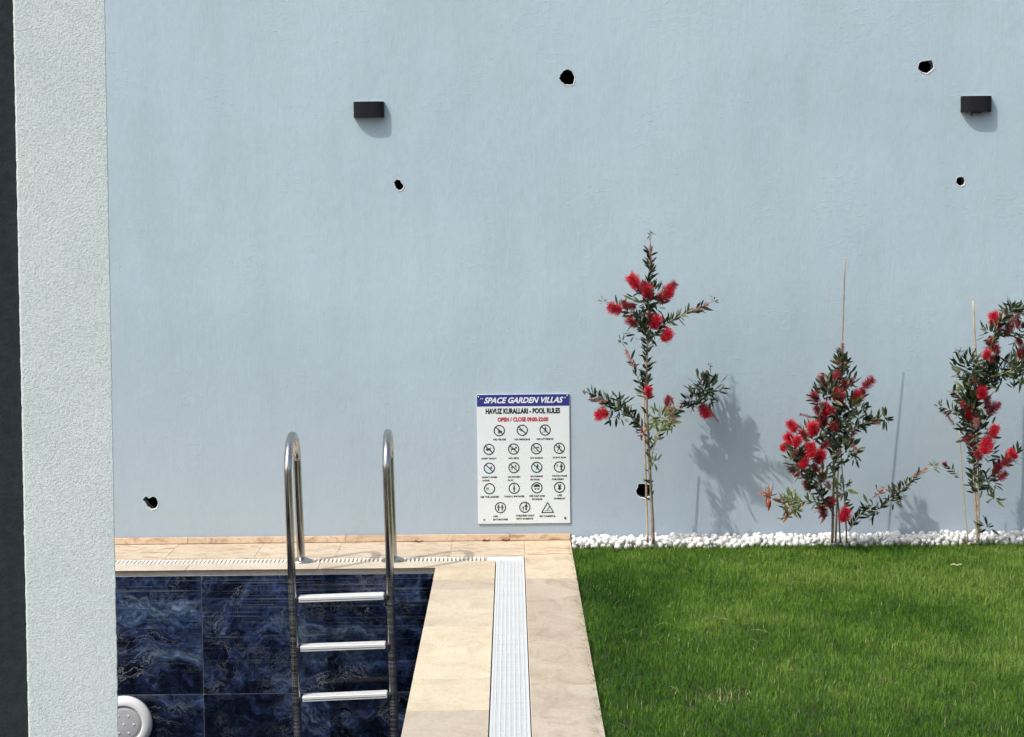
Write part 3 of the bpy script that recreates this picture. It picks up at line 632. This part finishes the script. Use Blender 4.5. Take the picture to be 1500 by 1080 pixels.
# pebble bed
bed = empty('pebble_bed', (0, 0, 0)); tag(bed, kind='structure')
bm = bmesh.new(); box(bm, DX+.001, 6.3, LY1+.001, WY-.001, -.085, -.020); fin('bed_soil', bm, M['soil'], bed)
M['pebble'] = simple('white_pebble', (.70, .70, .68), .75, vary=.14, scale=30, bumpd=.001, bscale=120)
pms = []
for k in range(8):
    bm = bmesh.new(); bmesh.ops.create_icosphere(bm, subdivisions=2, radius=1)
    for v in bm.verts: v.co *= 1 + .22*noise.noise(v.co*1.3 + Vector((k*9, 0, 0))) + .05*noise.noise(v.co*3.5 + Vector((k*5, 3, 0)))
    me_ = bpy.data.meshes.new('pebble'); bm.to_mesh(me_); bm.free(); me_.materials.append(M['pebble'])
    for p in me_.polygons: p.use_smooth = True
    pms.append(me_)
cand = []
for lay in range(3):
    yy = LY1+.012
    while yy < WY-.012:
        xx = DX+.01+R.uniform(0, .02)
        while xx < 4.6:
            s = R.uniform(.010, .0215) * (1.25 if R.random() < .08 else 1); y_ = yy+R.uniform(-.012, .012); 
            if y_+s > WY: y_ = WY-s
            zb = -.012 + lay*.0155 + R.uniform(-.004, .006) + .008*noise.noise(Vector((xx*5, yy*5, 1)))
            if lay < 2 or R.random() < .42: cand.append((xx, y_, zb, s))
            xx += s*2*R.uniform(.9, 1.15) + (.0 if lay < 2 else .01)
        yy += .028
def prank(c): return (c[0] < 2.95, c[2])
cand.sort(key=prank, reverse=True)
rest = bmesh.new()
for i, (x, y, z, s) in enumerate(cand):
    T = Matrix.Translation((x, y, z)) @ Quaternion((R.gauss(0, 1), R.gauss(0, 1), R.gauss(0, 1), R.gauss(0, 1))).normalized().to_matrix().to_4x4() @ Matrix.Diagonal((s*R.uniform(.9, 1.25), s*R.uniform(.8, 1), s*R.uniform(.6, .85), 1))
    if i < 300:
        o = bpy.data.objects.new('pebble', pms[i % 8]); COL.objects.link(o); o.parent = bed; o.matrix_local = T
    else:
        n0 = len(rest.verts); rest.from_mesh(pms[i % 8]); rest.verts.ensure_lookup_table()
        bmesh.ops.transform(rest, matrix=T, verts=rest.verts[n0:])
tag(fin('pebbles', rest, M['pebble'], bed, True), kind='stuff')
print('pebbles', len(cand))

# ------------------------------------------------------------------ bottlebrush shrubs
def leafmesh(L, W, curl):
    bm = bmesh.new(); prof = [(0, .12), (.25, .8), (.55, 1), (.8, .66), (1, .04)]; rows = []
    for t, q in prof:
        z = curl*L*t*t; rows.append([bm.verts.new((-W/2*q, L*t, z+.12*W*q)), bm.verts.new((0, L*t, z)), bm.verts.new((W/2*q, L*t, z+.12*W*q))])
    for a, b in zip(rows, rows[1:]):
        for k in range(2): bm.faces.new((a[k], a[k+1], b[k+1], b[k]))
    me_ = bpy.data.meshes.new('leaf'); bm.to_mesh(me_); bm.free()
    for p in me_.polygons: p.use_smooth = True
    return me_
LM = {}
for mk in ('leaf', 'leafyoung', 'leafred'):
    LM[mk] = [leafmesh(.056, .0145, c_) for c_ in (-.25, .1, .3)]
    for q in LM[mk]: q.materials.append(M[mk])
def flowermesh(L, fl, n, mat, seed, wid=.0011):
    r = random.Random(seed); bm = bmesh.new(); tube(bm, [(0, 0, -L/2-.01), (0, 0, L/2)], .0028, 6)
    for i in range(n):
        z = r.uniform(-L/2, L/2); an = r.uniform(0, 6.283); el = r.gauss(.28, .25); u = Vector((math.cos(an)*math.cos(el), math.sin(an)*math.cos(el), math.sin(el)))
        k = fl*r.uniform(.6, 1.1)*(1-.25*abs(z/(L/2))**3)*(.82+.34*noise.noise(Vector((math.cos(an)*1.6, math.sin(an)*1.6, z*45+seed*3))))*(1.12 if r.random() < .1 else 1); b = Vector((u.x*.002, u.y*.002, z)); s = u.cross(Vector((r.gauss(0, 1), r.gauss(0, 1), r.gauss(0, 1)))).normalized()*wid/2
        mid = b+u*k*.6+Vector((r.gauss(0, .0008), r.gauss(0, .0008), -.002)); tip = b+u*k+Vector((r.gauss(0, .003), r.gauss(0, .003), r.uniform(-.004, .006)))
        v = [bm.verts.new(q) for q in (b-s, b+s, mid+s*.8, mid-s*.8, tip+s*.9, tip-s*.9)]
        bm.faces.new(v[:4]); bm.faces.new((v[3], v[2], v[4], v[5]))
    me_ = bpy.data.meshes.new('flower'); bm.to_mesh(me_); bm.free(); me_.materials.append(mat); return me_
FM = {'f': [flowermesh(.072, .041, 1200, M['petal'], k, .0012) for k in range(3)], 'd': [flowermesh(.070, .038, 700, M['petaldark'], 10+k, .0012) for k in range(2)],
      's': [flowermesh(.085, .013, 200, M['petalold'], 20+k, .0016) for k in range(2)], 'p': [flowermesh(.06, .024, 330, M['petalold'], 30+k, .0013) for k in range(2)]}
for fm in FM['s']: fm.name = 'spent_flower'
def qdir(d, roll=0): return Vector(d).normalized().to_track_quat('Y', 'Z').to_matrix().to_4x4() @ Matrix.Rotation(roll, 4, 'Y')
class Plant:
    def __init__(s, px, py, Y, label, da, top):
        b = at(px, py, Y); s.b = Vector((b.x, Y, 0)); s.o = empty('bottlebrush_shrub', s.b); s.Y = Y; s.leaves = []; s.da = da; s.top = top
        tag(s.o, label, 'shrub', 'bottlebrush shrubs along the blue wall')
    def pt(s, q):
        f = min(1, max(0, (795-q[1])/(795-s.top)))
        a = q[2] + s.da*min(1, f*2) if len(q) > 2 else (WY-s.Y) + (s.da+.05)*f
        return at(q[0], q[1], WY-a) - s.b
    def line(s, name, pts, r0, r1, mat='bark'):
        P = smoothpts([s.pt(q) for q in pts], 5); n = len(P); P = [p+Vector((R.uniform(-1, 1), R.uniform(-1, 1), 0))*.0012 for p in P]
        bm = bmesh.new(); tube(bm, P, [r0+(r1-r0)*i/(n-1) for i in range(n)], 7); fin(name, bm, M[mat], s.o, True); return P
    def along(s, P, t0, t1, n, L=(.7, 1.15), mat='leaf', spread=.9, up=.25):
        seg = [(b-a).length for a, b in zip(P, P[1:])]; tot = sum(seg)
        n = int(n*1.35)
        for i in range(n):
            d = tot*(t0+(t1-t0)*(i+R.random())/n); j = 0
            while j < len(seg)-1 and d > seg[j]: d -= seg[j]; j += 1
            p = P[j].lerp(P[j+1], d/seg[j]); t = (P[j+1]-P[j]).normalized()
            a = t.cross(Vector((R.gauss(0, 1), R.gauss(0, 1), R.gauss(0, 1)))).normalized()
            dr = (t*R.uniform(.35, .9) + a*spread + Vector((0, 0, up*R.uniform(-.5, 1)))).normalized()
            s.leaves.append((Matrix.Translation(p) @ qdir(dr, R.uniform(0, 6.28)) @ Matrix.Scale(R.uniform(*L), 4), mat))
    def tuft(s, x, y, r, n, a=None, mat='leaf', L=(.7, 1.1), dirb=(0, 0, .3)):
        c = s.pt((x, y) if a is None else (x, y, a)); r = r/273; n = int(n*1.3)
        for i in range(n):
            v = Vector((R.gauss(0, 1), R.gauss(0, 1), R.gauss(0, 1))); v.normalize(); q = c+v*r*R.random()**.6
            dr = v*.8+Vector(dirb)+Vector((R.gauss(0, .4), R.gauss(0, .4), R.gauss(0, .4)))
            s.leaves.append((Matrix.Translation(q) @ qdir(dr, R.uniform(0, 6.28)) @ Matrix.Scale(R.uniform(*L), 4), mat))
    def flower(s, kind, x, y, d=(0, 0, 1), sc=1, a=None):
        me_ = R.choice(FM[kind]); o = bpy.data.objects.new(me_.name.split('.')[0] if kind != 's' else 'spent_flower', me_); COL.objects.link(o); o.parent = s.o
        if kind == 's': o['label'] = 'faded pinkish brown flower spike'
        d = Vector((d[0], R.uniform(-.5, .3), d[2])).normalized()
        o.matrix_local = Matrix.Translation(s.pt((x, y) if a is None else (x, y, a))) @ d.to_track_quat('Z', 'Y').to_matrix().to_4x4() @ Matrix.Rotation(R.uniform(0, 6), 4, 'Z') @ Matrix.Scale(sc, 4)
    def done(s):
        R.shuffle(s.leaves); bms = {}
        for i, (T, mk) in enumerate(s.leaves):
            me_ = R.choice(LM[mk])
            if i < 290:
                o = bpy.data.objects.new('leaf', me_); COL.objects.link(o); o.parent = s.o; o.matrix_local = T
            else:
                bm = bms.setdefault(mk, bmesh.new()); n0 = len(bm.verts); bm.from_mesh(me_); bm.verts.ensure_lookup_table(); bmesh.ops.transform(bm, matrix=T, verts=bm.verts[n0:])
        for mk, bm in bms.items(): tag(fin('leaves', bm, M[mk], s.o, True, False), kind='stuff')
        print('leaves', len(s.leaves))

A = WY
p1 = Plant(954, 795, WY-.27, 'tallest bottlebrush shrub beside the sign with sparse red flowers on a bare stem', .13, 500)
t = p1.line('stem', [(957, 796), (955, 740), (950, 650), (947, 560), (949, 480), (951, 400), (953, 346)], .0095, .002)
p1.along(t, .14, .45, 26, (.55, .9)); p1.along(t, .48, .95, 110, (.7, 1.05)); p1.along(t, .62, .90, 34, (.6, 1.0))
br = p1.line('branch', [(948, 650), (935, 620, .3), (905, 598, .36), (875, 580, .38), (858, 575, .40)], .0035, .0015); p1.along(br, .15, .95, 62)
p1.tuft(905, 598, 20, 46, .36); p1.tuft(858, 573, 3, 8, .4, L=(.3, .5)); p1.flower('f', 882, 607, (-.9, 0, -.3), .95, .38); p1.flower('s', 873, 587, (-.9, 0, .2), 1, .4)
br = p1.line('branch', [(953, 660), (972, 625, .2), (998, 598, .12), (1022, 588, .05), (1038, 560, .03), (1041, 538, .03)], .0035, .0015); p1.along(br, .1, .75, 30)
p1.tuft(1035, 572, 24, 85, .04); p1.tuft(1040, 537, 3, 8, .03, L=(.3, .5)); p1.tuft(1015, 585, 12, 24, .06)
p1.flower('f', 1032, 602, (.4, 0, -.9), 1.0, .06); p1.flower('s', 1031, 552, (.5, 0, .9), .9, .05); p1.flower('s', 1046, 610, (.7, 0, -.8), .9, .04)
br = p1.line('branch', [(949, 500), (935, 470, .32), (912, 452, .34), (884, 441, .36)], .003, .0012); p1.along(br, .1, .8, 34); p1.tuft(884, 441, 3, 8, .36, L=(.3, .5))
p1.flower('f', 901, 452, (-.8, 0, .3), .95, .35); p1.flower('d', 925, 449, (-.8, 0, .3), .7, .33); p1.flower('d', 926, 472, (-.6, 0, .4), .95, .34)
br = p1.line('branch', [(949, 505), (968, 480, .32), (992, 465, .35), (1020, 453, .36), (1046, 440, .38)], .003, .0012); p1.along(br, .1, .85, 42); p1.tuft(1046, 440, 3, 8, .38, L=(.3, .5))
p1.flower('s', 1026, 451, (.9, 0, .4), 1.15, .36)
br = p1.line('branch', [(947, 590), (935, 555, .3), (924, 525, .32), (911, 500, .33)], .0025, .0012); p1.along(br, .05, .7, 16); p1.tuft(911, 500, 4, 10, .33, L=(.35, .6)); p1.flower('s', 922, 525, (-.4, 0, .9), 1.1, .32)
p1.flower('f', 929, 413, (-.6, 0, .8), 1.05, .33); p1.flower('f', 948, 428, (0, 0, 1), .95, .36); p1.flower('f', 978, 430, (.5, 0, .8), 1.0, .31); p1.flower('d', 984, 420, (.7, 0, .7), .8, .3)
p1.flower('f', 961, 473, (.3, 0, .9), .95, .36); p1.flower('f', 976, 492, (.4, 0, .6), .95, .36); p1.flower('f', 950, 574, (0, 0, 1), .7, .33); p1.flower('s', 953, 372, (0, 0, 1), 1.1)
p1.flower('d', 942, 420, (.3, 0, .9), .8, .36); p1.flower('d', 968, 438, (-.3, 0, .9), .8, .34); p1.flower('d', 915, 446, (-.3, 0, .9), .6, .35); p1.flower('d', 953, 466, (-.3, 0, .9), .7, .36); p1.flower('d', 978, 587, (.3, 0, .9), .7, .33); p1.flower('p', 985, 610, (.3, 0, -.5), .75, .33)
p1.tuft(953, 344, 3, 8, L=(.3, .5)); p1.tuft(948, 440, 28, 76, .30); p1.tuft(950, 480, 26, 54, .31)
br = p1.line('branch', [(951, 690), (958, 655, .3), (972, 620, .32), (980, 590, .33)], .0025, .0012); p1.along(br, .1, .9, 14, mat='leafyoung')
p1.tuft(972, 612, 17, 46, .32, 'leafyoung'); p1.tuft(940, 636, 5, 12, .29, 'leafred', (.5, .8)); p1.tuft(958, 676, 6, 12, .29, 'leafyoung', (.5, .8)); p1.tuft(985, 592, 9, 12, .32, 'leafred', (.4, .7))
p1.done()

p2 = Plant(1226, 795, WY-.29, 'wide bottlebrush shrub with dense red flowers and a low branch reaching right', .15, 600)
t = p2.line('stem', [(1219, 795), (1221, 720), (1222, 640), (1228, 570), (1234, 500)], .008, .002); p2.along(t, .35, .95, 170, (.6, 1))
p2.line('stem', [(1231, 795), (1228, 740, .32), (1222, 690, .3), (1222, 650)], .005, .004)
br = p2.line('stem', [(1240, 795), (1238, 740, .33), (1233, 680, .34), (1230, 640, .36)], .0045, .0025); p2.along(br, .2, .6, 16)
br = p2.line('branch', [(1222, 755), (1205, 728, .36), (1186, 700, .4), (1168, 665, .42), (1158, 640, .42)], .004, .0015); p2.along(br, .2, .9, 70)
br = p2.line('branch', [(1214, 740, .34), (1190, 735, .38), (1165, 735, .42), (1132, 728, .44)], .003, .0012); p2.along(br, .1, .9, 26, mat='leafyoung')
br = p2.line('branch', [(1243, 778, .33), (1262, 752, .36), (1292, 742, .38), (1322, 715, .4), (1346, 695, .42), (1370, 684, .42)], .004, .0014, 'palebark'); p2.along(br, .05, .85, 84, (.6, 1))
p2.tuft(1315, 728, 13, 24, .39); p2.flower('s', 1349, 692, (.9, 0, .4), 1.0, .42); p2.tuft(1368, 683, 5, 14, .42, 'leafyoung', (.4, .6)); p2.tuft(1286, 721, 6, 16, .38, 'leafred', (.5, .8)); p2.tuft(1278, 748, 14, 16, .37)
br = p2.line('branch', [(1227, 660), (1245, 632, .34), (1270, 618, .38), (1298, 613, .4)], .003, .0012); p2.along(br, .1, .9, 44); p2.flower('p', 1283, 618, (.9, 0, -.2), .8, .39); p2.tuft(1297, 614, 5, 12, .4)
for (x, y, k, sc, dx_) in ((1206, 560, 'd', 1, -.3), (1246, 560, 'p', .9, .4), (1272, 561, 'd', .95, .9), (1194, 582, 'd', .9, -.4), (1227, 580, 'f', .95, 0), (1254, 584, 'f', 1.1, .5), (1209, 600, 'f', .9, -.2), (1206, 617, 'd', 1, -.2),
    (1161, 625, 'f', .85, -.5), (1157, 644, 'f', .9, -.6), (1191, 629, 'f', 1, -.2), (1241, 647, 'p', 1, .3), (1168, 668, 'd', 1, -.6), (1188, 660, 'f', 1, 0), (1201, 670, 'f', 1, .3), (1164, 691, 'd', .85, -.6),
    (1182, 711, 'd', .8, -.2), (1204, 700, 'd', .8, .2), (1206, 750, 'd', .9, -.2), (1237, 755, 'f', .95, .3), (1180, 642, 'p', .8, -.3), (1216, 648, 'p', .9, 0), (1250, 635, 'p', .8, .5)):
    p2.flower(k, x, y, (dx_, 0, .8), sc, R.uniform(.31, .46))
for x, y, k_ in ((1222, 548, 'd'), (1262, 574, 'd'), (1235, 598, 'd'), (1198, 603, 'd'), (1174, 633, 'd'), (1222, 628, 'd'), (1150, 655, 'f'), (1207, 655, 'd'), (1228, 668, 'p'), (1178, 678, 'f'), (1196, 688, 'd'), (1176, 698, 'p'), (1214, 712, 'p'), (1217, 735, 'd'), (1168, 645, 'f'), (1236, 566, 'd'), (1218, 602, 'f'), (1250, 655, 'p')):
    p2.flower(k_, x+R.uniform(-3, 3), y+R.uniform(-3, 3), (R.uniform(-.8, .8), 0, .7), R.uniform(.55, .85), R.uniform(.34, .46))
p2.flower('s', 1180, 609, (-.9, 0, .3), .8, .38); p2.flower('s', 1234, 515, (0, 0, 1), 1.1)
p2.tuft(1233, 535, 9, 26, mat='leaf'); p2.tuft(1230, 532, 6, 12, mat='leafred', L=(.4, .6))
for x, y, r_, n, m in ((1232, 560, 20, 60, 'leaf'), (1212, 580, 22, 64, 'leaf'), (1245, 602, 24, 60, 'leaf'), (1218, 620, 24, 70, 'leaf'), (1195, 640, 24, 66, 'leaf'), (1240, 660, 18, 52, 'leaf'), (1175, 680, 20, 60, 'leaf'), (1200, 700, 18, 50, 'leafyoung'),
    (1158, 740, 13, 40, 'leafyoung'), (1128, 728, 6, 16, 'leafred'), (1152, 757, 4, 8, 'leafred'), (1234, 716, 12, 20, 'leafyoung'), (1262, 612, 16, 30, 'leaf'), (1208, 745, 10, 18, 'leafred')):
    p2.tuft(x, y, r_, n, R.uniform(.3, .44), m)
p2.done()

p3 = Plant(1432, 795, WY-.28, 'bottlebrush shrub at the right edge arching over with red flowers', .10, 600)
t = p3.line('stem', [(1432, 795), (1429, 740), (1426, 680), (1425, 610), (1419, 550)], .008, .003, 'palebark'); p3.along(t, .3, .97, 110)
p3.line('stem', [(1434, 795), (1434, 730, .32), (1430, 660, .34)], .004, .003, 'palebark')
br = p3.line('branch', [(1425, 620), (1436, 570, .34), (1449, 530, .38), (1455, 495, .4), (1466, 470, .42), (1487, 452, .42), (1510, 448, .42)], .004, .0015); p3.along(br, .1, .95, 96)
br = p3.line('branch', [(1432, 585, .34), (1452, 555, .38), (1482, 542, .42), (1520, 520, .44), (1540, 500, .44)], .004, .0018); p3.along(br, .1, .95, 80)
br = p3.line('branch', [(1425, 630), (1412, 612, .34), (1398, 602, .36), (1376, 596, .36)], .003, .0012); p3.along(br, .1, .9, 20); p3.tuft(1377, 596, 4, 8, .36, L=(.4, .6)); p3.flower('s', 1390, 612, (-.6, 0, .8), 1.0, .36)
br = p3.line('branch', [(1426, 610), (1412, 588, .34), (1392, 570, .36)], .003, .0012); p3.along(br, .1, .9, 16); p3.flower('s', 1402, 580, (-.7, 0, .7), 1.0, .34)
br = p3.line('branch', [(1428, 720), (1445, 702, .34), (1470, 680, .38), (1492, 662, .4)], .003, .0012); p3.along(br, .1, 1, 36); 
br = p3.line('branch', [(1405, 700, .33), (1396, 690, .34), (1384, 681, .35)], .0018, .001); p3.along(br, 0, 1, 12, (.4, .7)); p3.flower('d', 1384, 681, (-.7, 0, .7), .4, .35)
for (x, y, k, sc, dx_) in ((1456, 468, 'f', .95, 0), (1482, 470, 'p', .9, .6), (1476, 484, 'd', .9, .3), (1453, 506, 'd', 1, -.3), (1455, 530, 'f', .85, .2), (1439, 576, 'f', .85, 0), (1421, 606, 'f', 1.0, 0), (1453, 600, 'd', 1.0, .9), (1456, 632, 'f', .85, .3),
    (1444, 655, 'f', 1, .2), (1422, 647, 'd', .85, -.2), (1474, 676, 'd', .85, .8), (1461, 687, 'd', .85, .3), (1497, 517, 'd', .9, .4), (1491, 462, 'p', .8, .5), (1515, 490, 'f', 1, .4), (1430, 620, 'p', .8, 0)):
    p3.flower(k, x, y, (dx_, 0, .8), sc, R.uniform(.32, .44))
for x, y, k_ in ((1466, 478, 'd'), (1490, 474, 'd'), (1462, 515, 'd'), (1447, 518, 'f'), (1445, 590, 'd'), (1410, 592, 'd'), (1432, 612, 'd'), (1462, 592, 'd'), (1448, 642, 'd'), (1436, 668, 'd'), (1483, 668, 'f'), (1466, 700, 'd'), (1412, 640, 'd'), (1494, 500, 'd'), (1428, 560, 'p'), (1470, 460, 'p')):
    p3.flower(k_, x+R.uniform(-3, 3), y+R.uniform(-3, 3), (R.uniform(-.8, .8), 0, .7), R.uniform(.5, .8), R.uniform(.34, .44))
for x, y, r_, n, m in ((1418, 538, 19, 80, 'leaf'), (1440, 548, 18, 56, 'leaf'), (1468, 545, 20, 56, 'leaf'), (1494, 540, 20, 60, 'leaf'), (1425, 590, 24, 70, 'leaf'), (1432, 630, 24, 80, 'leaf'), (1420, 570, 14, 30, 'leafyoung'), (1442, 665, 16, 36, 'leaf'),
    (1446, 705, 14, 26, 'leaf'), (1490, 490, 18, 50, 'leaf'), (1485, 460, 14, 36, 'leaf'), (1445, 772, 8, 12, 'leaf'), (1456, 730, 10, 12, 'leafyoung'), (1452, 488, 14, 24, 'leaf')):
    p3.tuft(x, y, r_, n, R.uniform(.3, .42), m)
p3.tuft(1404, 517, 3, 8, L=(.3, .5)); p3.tuft(1487, 450, 4, 10, .42, L=(.4, .6)); p3.done()

# canes that hold the shrubs
def cane(pts, Y, r0, r1, label, mat):
    P = [at(x, y, WY-a) for x, y, a in pts]; b = Vector((P[0].x, P[0].y, 0)); n = 14
    Q = []
    for i in range(n+1):
        t = i/n*(len(P)-1); k = min(int(t), len(P)-2); Q.append(P[k].lerp(P[k+1], t-k)-b+Vector((R.uniform(-1, 1), R.uniform(-1, 1), 0))*.0008)
    bm = bmesh.new(); tube(bm, Q, [(r0+(r1-r0)*i/n) for i in range(n+1)], 8)
    o = fin('garden_cane', bm, M[mat], None, True); o.location = b; tag(o, label, 'cane', 'canes supporting the shrubs')
    for i in range(2, n, 4):
        q = Q[i]; d = (Q[i+1]-Q[i]).normalized()*.004; bm = bmesh.new(); tube(bm, [q-d, q, q+d], [r0*.9, r0*1.12, r0*.9], 8); fin('cane_node', bm, M[mat], o)
cane([(949, 795, .24), (946, 700, .26), (942, 560, .3)], 0, .006, .0045, 'short pale cane tied against the bare stem of the tallest shrub', 'cane')
cane([(1224, 795, .27), (1232, 560, .31), (1238, 377, .35)], 0, .0055, .0035, 'tall thin cane standing above the middle shrub', 'canegrey')
cane([(1433, 795, .25), (1431, 560, .3), (1425.5, 441, .33)], 0, .007, .0045, 'pale cane rising above the shrub at the right edge', 'cane')
cane([(1418, 795, .24), (1410, 710, .27), (1405, 630, .30)], 0, .0035, .003, 'thin whitish cane left of the right edge shrub stem', 'cane')

# ------------------------------------------------------------------ small things lying about
def scrap(px, py, z, Y, L, label, mat, name, cat):
    p = at(px, py, Y); bm = bmesh.new(); n = 7; top = []; bot = []
    for k in range(n):
        t = k/(n-1); x = (t-.5)*L; wv = .006*math.sin(math.pi*min(1, max(.03, t)))+.0012; zz = .003+.007*math.sin(t*5)**2
        top.append(bm.verts.new((x, wv, zz))); bot.append(bm.verts.new((x, -wv, zz*.5)))
    for k in range(n-1): bm.faces.new((top[k], top[k+1], bot[k+1], bot[k]))
    bmesh.ops.solidify(bm, geom=list(bm.faces), thickness=.0012)
    o = fin(name, bm, M[mat]); o.location = (p.x, Y, z); o.rotation_euler = (.2, 0, R.uniform(-.2, .2)); tag(o, label, cat)
scrap(612, 792.5, .002, 11.600, .06, 'dark red curled scrap on the paving right of the ladder', 'scrap', 'dry_petal', 'debris')
scrap(712, 789.5, .002, 11.612, .045, 'small dark red scrap below the left corner of the sign', 'scrap', 'dry_petal', 'debris')
scrap(740, 789.5, .002, 11.610, .05, 'small dark red scrap below the middle of the sign', 'scrap', 'dry_petal', 'debris')
scrap(1400, 829, .012, 10.62, .055, 'pale dry leaf lying on the lawn below the right edge shrub', 'straw', 'dry_leaf', 'leaf')
S.render.engine = 'CYCLES'
